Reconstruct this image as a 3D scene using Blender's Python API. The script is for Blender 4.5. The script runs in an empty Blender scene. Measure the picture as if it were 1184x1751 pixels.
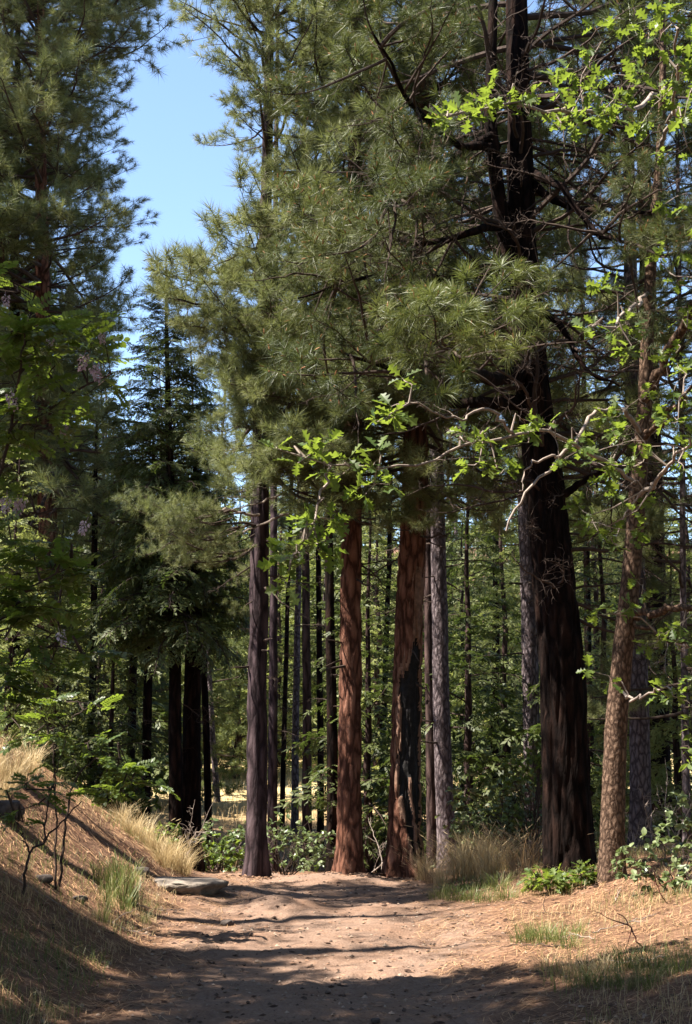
import bpy, math
import numpy as np
from mathutils import Matrix, Vector

# ------------------------------------------------------------------ camera, sky, sun, exposure
scene = bpy.context.scene
C = scene.collection
R = math.radians
FPX, CX, CY = 2432.0, 592.0, 875.5          # focal length and centre of the photograph, in its pixels
PITCH = R(9.1)
EYE = 1.6
cam = bpy.data.cameras.new('camera')
cam.sensor_fit = 'VERTICAL'; cam.sensor_height = 36.0; cam.sensor_width = 36.0
cam.lens = 36.0 * FPX / 1751.0
cam.clip_start = 0.1; cam.clip_end = 2000
camo = bpy.data.objects.new('camera', cam); C.objects.link(camo)
camo.location = (0, 0, EYE); camo.rotation_euler = (R(90) + PITCH, 0, 0)
scene.camera = camo

SUN_EL, SUN_AZ = R(57), R(11)                # the sun stands high on the left
TO_SUN = np.array([-math.cos(SUN_EL) * math.cos(SUN_AZ), -math.cos(SUN_EL) * math.sin(SUN_AZ), math.sin(SUN_EL)])
world = bpy.data.worlds.new('World'); scene.world = world; world.use_nodes = True
wn, wl = world.node_tree.nodes, world.node_tree.links
bg = wn['Background']
sky = wn.new('ShaderNodeTexSky'); sky.sky_type = 'NISHITA'; sky.sun_disc = False
sky.sun_elevation = SUN_EL
sky.sun_rotation = math.atan2(TO_SUN[0], TO_SUN[1])
sky.altitude = 1500; sky.air_density = 1.0; sky.dust_density = 0.5; sky.ozone_density = 1.0
wl.new(sky.outputs[0], bg.inputs[0]); bg.inputs[1].default_value = 0.085
sun = bpy.data.lights.new('sun', 'SUN'); sun.energy = 5.0; sun.angle = R(0.5); sun.color = (1.0, 0.93, 0.82)
suno = bpy.data.objects.new('sun', sun); C.objects.link(suno)
suno.rotation_euler = Vector(TO_SUN).to_track_quat('Z', 'Y').to_euler()
scene.view_settings.view_transform = 'Standard'; scene.view_settings.look = 'None'
scene.view_settings.exposure = 2.15; scene.view_settings.gamma = 1
scene.view_settings.use_curve_mapping = False
scene.render.engine = 'CYCLES'
cy = scene.cycles
cy.max_bounces = 6; cy.diffuse_bounces = 3; cy.glossy_bounces = 2; cy.transmission_bounces = 4
cy.use_adaptive_sampling = False
scene.render.use_persistent_data = False

# ------------------------------------------------------------------ helpers
def P(px, py, d):
    """World point at depth d (metres along y) seen at a pixel of the photograph."""
    a, b = (px - CX) / FPX, (CY - py) / FPX
    v = np.array([a, math.cos(PITCH) - b * math.sin(PITCH), math.sin(PITCH) + b * math.cos(PITCH)])
    return np.array([0, 0, EYE]) + v * (d / v[1])

def pix(p):
    q = np.asarray(p, float) - np.array([0, 0, EYE])
    f = q[1] * math.cos(PITCH) + q[2] * math.sin(PITCH)
    u = -q[1] * math.sin(PITCH) + q[2] * math.cos(PITCH)
    f = max(f, 1e-3)
    return CX + FPX * q[0] / f, CY - FPX * u / f

def M(px, d):                                 # pixels -> metres at depth d
    return px * d / FPX

def _h(i, j, k, s):
    n = (i.astype(np.uint32) * np.uint32(374761393) + j.astype(np.uint32) * np.uint32(668265263)
         + k.astype(np.uint32) * np.uint32(2246822519) + np.uint32((s * 3266489917) & 0xffffffff))
    n = (n ^ (n >> np.uint32(13))) * np.uint32(1274126177)
    n = n ^ (n >> np.uint32(16))
    return (n & np.uint32(0xffffff)).astype(np.float64) / 0xffffff

def vnoise(p, s=0):
    p = np.asarray(p, float)
    i = np.floor(p).astype(np.int64); f = p - i; f = f * f * (3 - 2 * f)
    r = 0
    for a in (0, 1):
        for b in (0, 1):
            for c in (0, 1):
                w = (f[:, 0] if a else 1 - f[:, 0]) * (f[:, 1] if b else 1 - f[:, 1]) * (f[:, 2] if c else 1 - f[:, 2])
                r = r + w * _h(i[:, 0] + a, i[:, 1] + b, i[:, 2] + c, s)
    return r

def fbm(p, o=3, s=0):
    r = 0; a = 0.5; p = np.asarray(p, float)
    for k in range(o):
        r = r + a * vnoise(p * 2 ** k, s + k); a *= 0.5
    return r

class Geo:
    def __init__(self):
        self.v = []; self.f = []; self.n = 0
    def add(self, v, f):
        """v (n,3); f (m,3) or (m,4) integer faces"""
        v = np.asarray(v, float).reshape(-1, 3); f = np.asarray(f, np.int64)
        if len(v) == 0 or len(f) == 0: return
        self.f.append(f + self.n); self.v.append(v); self.n += len(v)
    def merge(self, g, mat=None):
        if not g.v: return
        v = np.concatenate(g.v)
        if mat is not None:
            m = np.asarray(mat); v = v @ m[:3, :3].T + m[:3, 3]
        base = self.n
        self.v.append(v); self.n += len(v)
        for f in g.f: self.f.append(f + base)
    def tris(self):
        return sum(len(f) * (f.shape[1] - 2) for f in self.f)
    def mesh(self, name, mat, smooth=False):
        me = bpy.data.meshes.new(name)
        if not self.v: return me
        v = np.concatenate(self.v)
        loops = np.concatenate([f.ravel() for f in self.f])
        tot = np.concatenate([np.full(len(f), f.shape[1], np.int32) for f in self.f])
        start = np.concatenate([[0], np.cumsum(tot)[:-1]]).astype(np.int32)
        me.vertices.add(len(v)); me.vertices.foreach_set('co', v.astype(np.float32).ravel())
        me.loops.add(len(loops)); me.loops.foreach_set('vertex_index', loops.astype(np.int32))
        me.polygons.add(len(tot)); me.polygons.foreach_set('loop_start', start)
        me.polygons.foreach_set('loop_total', tot)
        me.polygons.foreach_set('use_smooth', np.full(len(tot), bool(smooth)))
        me.update(calc_edges=True)
        if mat is not None: me.materials.append(mat)
        return me

def put(name, me, parent=None, mat=None, loc=None, **props):
    o = bpy.data.objects.new(name, me); C.objects.link(o)
    if parent is not None: o.parent = parent
    if mat is not None: o.matrix_basis = Matrix(np.asarray(mat).tolist())
    if loc is not None: o.location = tuple(float(c) for c in loc)
    for k, v in props.items(): o[k] = v
    return o

def root(name, loc, label, category, group=None):
    o = put(name, None, loc=loc, label=label, category=category)
    if group: o['group'] = group
    return o

def unit(v):
    v = np.asarray(v, float); return v / max(np.linalg.norm(v), 1e-9)

def frame(pos, dirx, scale=1.0, roll=0.0, up=(0, 0, 1), sz=None):
    x = unit(dirx); u = np.asarray(up, float)
    y = np.cross(u, x)
    if np.linalg.norm(y) < 1e-4: y = np.cross((0, 1, 0), x)
    y = unit(y); z = np.cross(x, y)
    c, s = math.cos(roll), math.sin(roll)
    y, z = c * y + s * z, -s * y + c * z
    m = np.eye(4)
    k = scale if sz is None else sz
    m[:3, 0], m[:3, 1], m[:3, 2] = x * scale, y * k, z * k
    m[:3, 3] = pos
    return m

def tube(g, pts, rad, sides=5, cap=True):
    pts = np.asarray(pts, float); n = len(pts)
    rad = np.broadcast_to(np.asarray(rad, float), (n,))
    t = np.gradient(pts, axis=0); t /= np.maximum(np.linalg.norm(t, axis=1, keepdims=True), 1e-9)
    ref = np.array([0.13, 0.21, 0.97]) if abs(t[:, 2]).mean() < 0.75 else np.array([0.97, 0.2, 0.1])
    a = np.cross(t, ref); a /= np.maximum(np.linalg.norm(a, axis=1, keepdims=True), 1e-9)
    b = np.cross(t, a)
    th = np.arange(sides) * 2 * math.pi / sides
    ring = (a[:, None, :] * np.cos(th)[None, :, None] + b[:, None, :] * np.sin(th)[None, :, None]) * rad[:, None, None]
    v = (pts[:, None, :] + ring).reshape(-1, 3)
    i = np.arange(n - 1)[:, None] * sides; j = np.arange(sides)[None, :]; k = (j + 1) % sides
    f = np.stack([i + j, i + k, i + sides + k, i + sides + j], -1).reshape(-1, 4)
    g.add(v, f)

def walk(rng, p, d, length, n, wander=0.25, lift=0.0):
    """A crooked path of n steps."""
    p = np.array(p, float); d = unit(d); out = [p.copy()]
    for k in range(n):
        d = unit(d + rng.normal(0, wander, 3) * np.array([1, 1, 0.7]) + np.array([0, 0, lift / n * (k + 1) / n * 2]))
        p = p + d * (length / n); out.append(p.copy())
    return np.array(out)

def smooth_path(pts, n):
    pts = np.asarray(pts, float)
    s = np.concatenate([[0], np.cumsum(np.linalg.norm(np.diff(pts[:, :3], axis=0), axis=1))])
    t = np.linspace(0, s[-1], n)
    q = np.stack([np.interp(t, s, pts[:, k]) for k in range(pts.shape[1])], 1)
    w = max(1, n // (3 * max(1, len(pts) - 1)))
    for _ in range(2):
        if w > 1:
            pad = np.concatenate([2 * q[:1] - q[1:w + 1][::-1], q, 2 * q[-1:] - q[-w - 1:-1][::-1]])
            ker = np.ones(2 * w + 1) / (2 * w + 1)
            q = np.stack([np.convolve(pad[:, k], ker, 'valid') for k in range(q.shape[1])], 1)
    return q

# ------------------------------------------------------------------ materials
def newmat(name):
    m = bpy.data.materials.new(name); m.use_nodes = True
    nt = m.node_tree
    for n in list(nt.nodes):
        if n.type != 'OUTPUT_MATERIAL': nt.nodes.remove(n)
    return m, nt.nodes, nt.links, nt.nodes['Material Output']

def ramp(N, stops):
    r = N.new('ShaderNodeValToRGB'); e = r.color_ramp.elements
    while len(e) < len(stops): e.new(0.5)
    for q, (p, c) in zip(e, stops):
        q.position = p; q.color = (c[0], c[1], c[2], 1)
    return r

def bark_mat(name, deep, mid, light, k=14.0, zs=0.28, bump=0.04, tint=None):
    m, N, L, out = newmat(name)
    tc = N.new('ShaderNodeTexCoord'); mp = N.new('ShaderNodeMapping'); mp.inputs['Scale'].default_value = (k, k, k * zs)
    L.new(tc.outputs['Object'], mp.inputs[0])
    nz = N.new('ShaderNodeTexNoise'); nz.inputs['Scale'].default_value = 1.6; nz.inputs['Detail'].default_value = 4
    L.new(mp.outputs[0], nz.inputs['Vector'])
    mx = N.new('ShaderNodeMix'); mx.data_type = 'RGBA'; mx.inputs[0].default_value = 0.42
    L.new(mp.outputs[0], mx.inputs[6]); L.new(nz.outputs['Color'], mx.inputs[7])
    vo = N.new('ShaderNodeTexVoronoi'); vo.feature = 'DISTANCE_TO_EDGE'; vo.inputs['Scale'].default_value = 1.0
    L.new(mx.outputs[2], vo.inputs['Vector'])
    n2 = N.new('ShaderNodeTexNoise'); n2.inputs['Scale'].default_value = 1.6; n2.inputs['Detail'].default_value = 5; n2.inputs['Roughness'].default_value = 0.7
    L.new(mp.outputs[0], n2.inputs['Vector'])
    r1 = ramp(N, [(0.0, deep), (0.05, deep), (0.15, mid), (0.42, light)])
    L.new(vo.outputs['Distance'], r1.inputs[0])
    r2 = ramp(N, [(0.25, [c * 0.55 for c in mid]), (0.5, mid), (0.75, light)])
    L.new(n2.outputs['Fac'], r2.inputs[0])
    mc = N.new('ShaderNodeMix'); mc.data_type = 'RGBA'; mc.inputs[0].default_value = 0.38
    L.new(r1.outputs[0], mc.inputs[6]); L.new(r2.outputs[0], mc.inputs[7])
    ad = N.new('ShaderNodeMath'); ad.operation = 'MULTIPLY_ADD'; ad.inputs[1].default_value = 0.5
    L.new(n2.outputs['Fac'], ad.inputs[0]); L.new(vo.outputs['Distance'], ad.inputs[2])
    bp = N.new('ShaderNodeBump'); bp.inputs['Strength'].default_value = 0.9; bp.inputs['Distance'].default_value = bump
    L.new(ad.outputs[0], bp.inputs['Height'])
    b = N.new('ShaderNodeBsdfPrincipled'); b.inputs['Roughness'].default_value = 0.95; b.inputs['Specular IOR Level'].default_value = 0.06
    L.new(mc.outputs[2], b.inputs['Base Color']); L.new(bp.outputs[0], b.inputs['Normal'])
    L.new(b.outputs[0], out.inputs[0])
    return m

def leaf_mat(name, cols, transl, tcol, rough=0.45, spec=0.4, nscale=3.0):
    """cols: dark..light greens spread over the individual leaves and objects."""
    m, N, L, out = newmat(name)
    oi = N.new('ShaderNodeObjectInfo'); geo = N.new('ShaderNodeNewGeometry')
    tc = N.new('ShaderNodeTexCoord')
    nz = N.new('ShaderNodeTexNoise'); nz.inputs['Scale'].default_value = nscale; nz.inputs['Detail'].default_value = 2
    L.new(tc.outputs['Object'], nz.inputs['Vector'])
    a = N.new('ShaderNodeMath'); a.operation = 'MULTIPLY_ADD'; a.inputs[1].default_value = 0.45
    L.new(geo.outputs['Random Per Island'], a.inputs[0])
    b0 = N.new('ShaderNodeMath'); b0.operation = 'MULTIPLY'; b0.inputs[1].default_value = 0.3; L.new(oi.outputs['Random'], b0.inputs[0])
    L.new(b0.outputs[0], a.inputs[2])
    c0 = N.new('ShaderNodeMath'); c0.operation = 'MULTIPLY_ADD'; c0.inputs[1].default_value = 0.4
    L.new(nz.outputs['Fac'], c0.inputs[0]); L.new(a.outputs[0], c0.inputs[2])
    r = ramp(N, [(0.15 + 0.75 * k / (len(cols) - 1), c) for k, c in enumerate(cols)])
    L.new(c0.outputs[0], r.inputs[0])
    b = N.new('ShaderNodeBsdfPrincipled'); b.inputs['Roughness'].default_value = rough; b.inputs['Specular IOR Level'].default_value = spec
    L.new(r.outputs[0], b.inputs['Base Color'])
    t = N.new('ShaderNodeBsdfTranslucent')
    mt = N.new('ShaderNodeMix'); mt.data_type = 'RGBA'; mt.inputs[0].default_value = 0.55; mt.inputs[7].default_value = (*tcol, 1)
    L.new(r.outputs[0], mt.inputs[6]); L.new(mt.outputs[2], t.inputs[0])
    ms = N.new('ShaderNodeMixShader'); ms.inputs[0].default_value = transl
    L.new(b.outputs[0], ms.inputs[1]); L.new(t.outputs[0], ms.inputs[2]); L.new(ms.outputs[0], out.inputs[0])
    return m

def plain_mat(name, c1, c2, scale=8.0, rough=0.9, bump=0.0, spec=0.2, island=False):
    m, N, L, out = newmat(name)
    tc = N.new('ShaderNodeTexCoord'); nz = N.new('ShaderNodeTexNoise')
    nz.inputs['Scale'].default_value = scale; nz.inputs['Detail'].default_value = 6; nz.inputs['Roughness'].default_value = 0.65
    L.new(tc.outputs['Object'], nz.inputs['Vector'])
    r = ramp(N, [(0.3, c1), (0.7, c2)])
    if island:
        geo = N.new('ShaderNodeNewGeometry'); L.new(geo.outputs['Random Per Island'], r.inputs[0])
    else:
        L.new(nz.outputs['Fac'], r.inputs[0])
    b = N.new('ShaderNodeBsdfPrincipled'); b.inputs['Roughness'].default_value = rough; b.inputs['Specular IOR Level'].default_value = spec
    L.new(r.outputs[0], b.inputs['Base Color'])
    if bump:
        bp = N.new('ShaderNodeBump'); bp.inputs['Distance'].default_value = bump
        L.new(nz.outputs['Fac'], bp.inputs['Height']); L.new(bp.outputs[0], b.inputs['Normal'])
    L.new(b.outputs[0], out.inputs[0])
    return m

BARK_RED = bark_mat('bark_red', (.012, .006, .005), (.125, .055, .036), (.265, .14, .098), k=17, zs=.3)
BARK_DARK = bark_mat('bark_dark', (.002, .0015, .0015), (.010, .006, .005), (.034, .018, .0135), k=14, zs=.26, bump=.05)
BARK_GREY = bark_mat('bark_grey', (.02, .015, .017), (.11, .085, .088), (.24, .2, .205), k=30, zs=.4)
BARK_BROWN = bark_mat('bark_brown', (.009, .006, .006), (.05, .032, .029), (.11, .072, .064), k=15, zs=.25)
BARK_PURPLE = bark_mat('bark_purplish', (.008, .006, .007), (.045, .031, .034), (.105, .075, .08), k=15, zs=.25)
BARK_OAK = bark_mat('bark_oak', (.018, .011, .008), (.095, .06, .042), (.225, .15, .105), k=36, zs=.5, bump=.03)
CHAR = plain_mat('charred_wood', (.003, .003, .003), (.018, .015, .014), 18, .7, .01)
PALEWOOD = plain_mat('bare_wood', (.09, .05, .035), (.24, .14, .095), 14, .85, .015)
TWIG = plain_mat('twig_bark', (.02, .013, .01), (.07, .048, .038), 9, .9)
TWIG_GREY = plain_mat('grey_twig_bark', (.12, .09, .075), (.32, .26, .22), 9, .8)
TWIG_RED = plain_mat('red_twig_bark', (.06, .02, .015), (.14, .05, .035), 9, .8)
BUD = plain_mat('pine_bud', (.16, .07, .03), (.30, .14, .06), 20, .7)
NEEDLE = leaf_mat('pine_needles', [(.024, .038, .015), (.068, .088, .030), (.15, .168, .062), (.25, .25, .115)], .35, (.27, .30, .085), .52, .35, 1.5)
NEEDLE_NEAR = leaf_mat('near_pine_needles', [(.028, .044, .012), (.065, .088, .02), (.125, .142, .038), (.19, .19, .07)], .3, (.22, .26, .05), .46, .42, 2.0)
NEEDLE_SHADED = leaf_mat('shaded_pine_needles', [(.018, .032, .010), (.04, .06, .016), (.075, .095, .027), (.125, .13, .045)], .25, (.16, .19, .04), .5, .4, 1.2)  # darker copy of the near needles: crown shade put into the colour
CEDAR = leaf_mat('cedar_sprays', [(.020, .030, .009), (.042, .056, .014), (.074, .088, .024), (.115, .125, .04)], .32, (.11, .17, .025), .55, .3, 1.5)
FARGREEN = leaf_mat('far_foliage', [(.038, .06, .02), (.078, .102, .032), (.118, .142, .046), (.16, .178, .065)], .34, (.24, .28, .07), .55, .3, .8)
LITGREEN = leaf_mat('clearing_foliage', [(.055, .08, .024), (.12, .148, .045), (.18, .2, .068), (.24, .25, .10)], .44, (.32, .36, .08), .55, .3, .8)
OAKLEAF = leaf_mat('oak_leaves', [(.024, .052, .012), (.05, .088, .018), (.09, .13, .028), (.15, .18, .05)], .45, (.29, .38, .035), .48, .35, 2.5)
LOCLEAF = leaf_mat('locust_leaves', [(.03, .058, .014), (.055, .09, .02), (.085, .125, .026), (.12, .155, .035)], .48, (.27, .36, .03), .42, .45, 2.0)
SHRUBLEAF = leaf_mat('shrub_leaves', [(.05, .08, .03), (.09, .125, .048), (.13, .165, .07), (.18, .21, .10)], .3, (.17, .24, .05), .4, .5, 2.0)
FLOWER = leaf_mat('locust_petals', [(.3, .2, .26), (.42, .3, .36), (.52, .42, .46), (.6, .52, .55)], .3, (.6, .45, .5), .6, .2, 4.0)
GRASS_GREEN = leaf_mat('green_grass', [(.05, .075, .018), (.09, .12, .03), (.15, .16, .05), (.24, .21, .09)], .3, (.2, .25, .05), .5, .35, 1.2)
GRASS_DRY = leaf_mat('dry_grass', [(.22, .155, .07), (.36, .265, .13), (.50, .385, .21), (.60, .49, .30)], .3, (.45, .33, .16), .55, .3, 1.2)
GRASS_BROWN = leaf_mat('brown_grass', [(.10, .065, .04), (.19, .13, .08), (.30, .22, .13), (.42, .33, .2)], .25, (.3, .2, .1), .6, .2, 1.2)
LITTER = plain_mat('needle_litter', (.09, .035, .018), (.42, .25, .13), 3, .75, 0, .3, True)
STONE = plain_mat('trail_stone', (.085, .07, .058), (.27, .225, .185), 11, .95, .03)
PEBBLE = plain_mat('pebbles', (.07, .048, .037), (.27, .20, .15), 9, .9, 0, .2, True)
CHIP = plain_mat('bark_chips', (.035, .018, .012), (.24, .14, .09), 9, .85, 0, .2, True)

# ------------------------------------------------------------------ the ground
_yy = np.arange(-60, 700, 0.25)
_base = np.interp(_yy, [-60, 17.6, 18.8, 24, 30, 45, 60, 130, 300, 700], [0, 0, -.10, -.55, -.55, .55, 2.0, 12, 42, 90])
_k = np.ones(9) / 9
_base = np.convolve(np.pad(_base, 4, mode='edge'), _k, 'valid')

def edge_left(y): return np.interp(y, [5, 8, 12, 18, 24, 40], [-1.2, -1.3, -1.4, -1.72, -2.0, -4])
def edge_right(y): return np.interp(y, [5, 8, 10, 12, 15, 18, 24, 40], [.85, .9, 1.0, 1.15, 1.0, 1.12, 1.2, 1.2])

def _foot(px, d, r, mh): return ((px - CX) / FPX * d, d, r, mh)
TRUNK_FEET = [_foot(440, 18, .3, .04), _foot(598, 17.9, .3, .035), _foot(690, 18, .42, .05), _foot(974, 15.2, .62, .13), _foot(1047, 14.2, .36, .08), _foot(315, 15.2, .7, .04), _foot(1097, 17.5, .4, .06)]
def hbase(x, y):
    x = np.asarray(x, float); y = np.asarray(y, float)
    t = np.maximum(0, edge_left(y) - x)
    t = np.where(t < .5, t * t, t - .25)
    hl = np.interp(y, [5, 9, 13, 16, 20, 26, 40, 60], [.38, .47, .66, .78, .68, .18, .06, .02]) * 7 * np.tanh(t / 7)
    t = np.maximum(0, x - edge_right(y))
    hr = np.interp(y, [5, 14, 22, 40], [.17, .15, .12, .03]) * 3.5 * np.tanh(t / 3.5)
    return np.interp(y, _yy, _base) + hl + hr

def h(x, y):
    x = np.atleast_1d(np.asarray(x, float)); y = np.atleast_1d(np.asarray(y, float))
    q = np.stack([x, y, np.zeros_like(x)], 1)
    near = np.clip((60 - y) / 30, 0.0, 1)
    z = hbase(x, y) + (fbm(q * .9, 2, 5) - .4) * .14 + (fbm(q * np.array([3.2, .9, 1]), 2, 15) - .38) * .035 * near + (fbm(q * 4.0, 3, 9) - .42) * .055 * near
    inpath = np.clip(np.minimum(x - edge_left(y), edge_right(y) - x) / .4, 0, 1)
    z = z - .035 * inpath * near
    # mounds on the trail
    for (mx, my, mr, mh) in ((-.70, 14.3, .34, .12), (-.2, 17.6, .5, .05), (-.55, 17.7, .3, .03), (-1.15, 15.6, .35, .05)):
        z = z + mh * np.exp(-((x - mx) ** 2 + ((y - my) * .9) ** 2) / mr ** 2)
    for (mx, my, mr, mh) in TRUNK_FEET:
        z = z + mh * np.exp(-((x - mx) ** 2 + (y - my) ** 2) / mr ** 2)
    return z
def h1(x, y): return float(h(x, y)[0])

def lines(lo, hi, d0, step, far, grow):
    a = list(np.arange(lo, hi, step)); s = step; v = a[-1]
    while v < far:
        s *= grow; v += s; a.append(v)
    s = step; v = lo; b = []
    while v > d0:
        s *= grow; v -= s; b.append(v)
    return np.array(b[::-1] + a)

xs = lines(-4.2, 4.2, -400, .05, 400, 1.09)
ys = lines(6.0, 19.5, -60, .05, 650, 1.05)
X, Y = np.meshgrid(xs, ys)
Z = h(X.ravel(), Y.ravel()).reshape(X.shape)
_r = np.random.default_rng(17)
for _ in range(220):                       # scuffs and footprints trodden into the trail
    sx_, sy_ = _r.uniform(-1.2, .95), _r.uniform(6.5, 18.5); sl = _r.uniform(.05, .11)
    i0, i1 = np.searchsorted(ys, (sy_ - .5, sy_ + .5)); j0, j1 = np.searchsorted(xs, (sx_ - .35, sx_ + .35))
    dx_, dy_ = X[i0:i1, j0:j1] - sx_, Y[i0:i1, j0:j1] - sy_; rr_ = (dx_ / sl) ** 2 + (dy_ / (sl * 1.7)) ** 2
    Z[i0:i1, j0:j1] += _r.uniform(.005, .015) * (.45 * np.exp(-((np.sqrt(rr_) - 1.5) / .5) ** 2) - np.exp(-rr_))
nx, ny = len(xs), len(ys)
V = np.stack([X.ravel(), Y.ravel(), Z.ravel()], 1)
q = np.stack([X.ravel(), Y.ravel(), np.zeros(X.size)], 1)
wob = (fbm(q * 1.7, 3, 31) - .44) * .9
inner = np.minimum(V[:, 0] - edge_left(V[:, 1]), edge_right(V[:, 1]) - V[:, 0]) + wob * .6
inner = np.where(V[:, 1] > 19, inner - (V[:, 1] - 19) * .6, inner)
pathness = np.clip(.5 + inner / .5, 0, 1)
ii, jj = np.meshgrid(np.arange(ny - 1), np.arange(nx - 1), indexing='ij')
F = np.stack([ii * nx + jj, ii * nx + jj + 1, (ii + 1) * nx + jj + 1, (ii + 1) * nx + jj], -1).reshape(-1, 4)

def ground_mat():
    m, N, L, out = newmat('forest_floor')
    at = N.new('ShaderNodeAttribute'); at.attribute_name = 'trail'
    dr = N.new('ShaderNodeAttribute'); dr.attribute_name = 'meadow'
    tc = N.new('ShaderNodeTexCoord')
    def noise(s, d=6, r=.6):
        n = N.new('ShaderNodeTexNoise'); n.inputs['Scale'].default_value = s; n.inputs['Detail'].default_value = d; n.inputs['Roughness'].default_value = r
        L.new(tc.outputs['Object'], n.inputs['Vector']); return n
    n1, n2, n3, n4 = noise(1.1), noise(9, 8, .7), noise(60, 4), noise(3.2, 6, .65)
    def mix(a, b, f):
        x = N.new('ShaderNodeMix'); x.data_type = 'RGBA'; L.new(f, x.inputs[0]); L.new(a, x.inputs[6]); L.new(b, x.inputs[7]); return x.outputs[2]
    dirt = ramp(N, [(.3, (.10, .056, .04)), (.5, (.185, .113, .08)), (.72, (.275, .185, .133))]); L.new(n2.outputs['Fac'], dirt.inputs[0])
    dusty = ramp(N, [(.35, (.145, .092, .066)), (.65, (.24, .162, .118))]); L.new(n4.outputs['Fac'], dusty.inputs[0])
    grit = ramp(N, [(.35, (.07, .045, .034)), (.55, (.20, .14, .105)), (.75, (.34, .26, .2))]); L.new(n3.outputs['Fac'], grit.inputs[0])
    f1 = N.new('ShaderNodeValue'); f1.outputs[0].default_value = .5
    f3 = N.new('ShaderNodeValue'); f3.outputs[0].default_value = .35
    path = mix(mix(dirt.outputs[0], dusty.outputs[0], f1.outputs[0]), grit.outputs[0], f3.outputs[0])
    lit = ramp(N, [(.28, (.035, .019, .013)), (.45, (.11, .056, .034)), (.6, (.21, .112, .068)), (.78, (.37, .24, .155))]); L.new(n2.outputs['Fac'], lit.inputs[0])
    lit2 = ramp(N, [(.35, (.05, .028, .018)), (.65, (.22, .13, .078))]); L.new(n3.outputs['Fac'], lit2.inputs[0])
    soil = mix(lit.outputs[0], lit2.outputs[0], f1.outputs[0])
    mead = ramp(N, [(.3, (.34, .245, .11)), (.7, (.5, .39, .2))]); L.new(n4.outputs['Fac'], mead.inputs[0])
    soil = mix(soil, mead.outputs[0], dr.outputs['Fac'])
    drift = ramp(N, [(.47, (0, 0, 0)), (.64, (.5, .5, .5))]); L.new(n1.outputs['Fac'], drift.inputs[0])
    drift2 = ramp(N, [(.5, (0, 0, 0)), (.6, (.3, .3, .3))]); L.new(n4.outputs['Fac'], drift2.inputs[0])
    path = mix(mix(path, soil, drift.outputs[0]), lit.outputs[0], drift2.outputs[0])
    col = mix(soil, path, at.outputs['Fac'])
    add = N.new('ShaderNodeMath'); add.operation = 'ADD'; L.new(n2.outputs['Fac'], add.inputs[0])
    ml = N.new('ShaderNodeMath'); ml.operation = 'MULTIPLY'; ml.inputs[1].default_value = .5; L.new(n3.outputs['Fac'], ml.inputs[0]); L.new(ml.outputs[0], add.inputs[1])
    bp = N.new('ShaderNodeBump'); bp.inputs['Strength'].default_value = .8; bp.inputs['Distance'].default_value = .035; L.new(add.outputs[0], bp.inputs['Height'])
    b = N.new('ShaderNodeBsdfPrincipled'); b.inputs['Roughness'].default_value = .95; b.inputs['Specular IOR Level'].default_value = .15
    L.new(col, b.inputs['Base Color']); L.new(bp.outputs[0], b.inputs['Normal']); L.new(b.outputs[0], out.inputs[0])
    return m
GROUND = ground_mat()

def ground_part(name, faces):
    u, inv = np.unique(faces.ravel(), return_inverse=True)
    g = Geo(); g.add(V[u], inv.reshape(-1, 4))
    me = g.mesh(name, GROUND, True)
    a = me.attributes.new('trail', 'FLOAT', 'POINT'); a.data.foreach_set('value', pathness[u].astype(np.float32))
    a = me.attributes.new('meadow', 'FLOAT', 'POINT')
    yv = V[u][:, 1]; xv = V[u][:, 0]
    a.data.foreach_set('value', np.clip((yv - 30) / 10, 0, 1) * np.clip((85 - yv) / 15, 0, 1).astype(np.float32))
    return put(name, me, kind='structure')
mp = pathness[F].mean(1) > .5
ground_part('ground', F[~mp]); ground_part('dirt_path', F[mp])

# ------------------------------------------------------------------ foliage building blocks
def tufts(g, pos, dirs, n, nl, nw, rng, bend=False, back=.12, amax=100, droop=.12):
    """Needle tufts at the twig ends pos, pointing along dirs."""
    T = len(pos); sc = np.repeat(rng.uniform(.6, 1.2, T), n); pos = np.repeat(pos, n, 0); d = np.repeat(dirs, n, 0)
    k = T * n
    u = rng.random(k)
    r = rng.normal(0, 1, (k, 3)); r -= d * (r * d).sum(1, keepdims=True); r /= np.maximum(np.linalg.norm(r, axis=1, keepdims=True), 1e-6)
    th = np.radians(8 + (amax - 8) * (0.25 * rng.random(k) + .75 * u))
    nd = d * np.cos(th)[:, None] + r * np.sin(th)[:, None]
    base = pos - d * (u * back)[:, None]
    ln = nl * (.7 + .4 * rng.random(k)) * sc
    keep = rng.random(k) < .45 + .5 * sc / 1.2; ln = np.where(keep, ln, .002)
    side = np.cross(nd, rng.normal(0, 1, (k, 3))); side /= np.maximum(np.linalg.norm(side, axis=1, keepdims=True), 1e-6)
    w = nw * .5 * side
    i = np.arange(k)
    if not bend:
        tip = base + nd * ln[:, None]; tip[:, 2] -= droop * ln
        v = np.stack([base - w, base + w, tip], 1).reshape(-1, 3)
        g.add(v, np.stack([3 * i, 3 * i + 1, 3 * i + 2], 1))
    else:
        m1 = base + nd * (ln * .55)[:, None]; m1[:, 2] -= droop * .3 * ln
        tip = base + nd * ln[:, None]; tip[:, 2] -= droop * ln * 1.4
        v = np.stack([base - w, base + w, m1 + w, m1 - w, tip], 1).reshape(-1, 3)
        g.add(v, np.stack([5 * i, 5 * i + 1, 5 * i + 2, 5 * i + 3], 1))
        g.f.append(np.stack([5 * i + 3, 5 * i + 2, 5 * i + 4], 1) + g.n - 5 * k)

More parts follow.
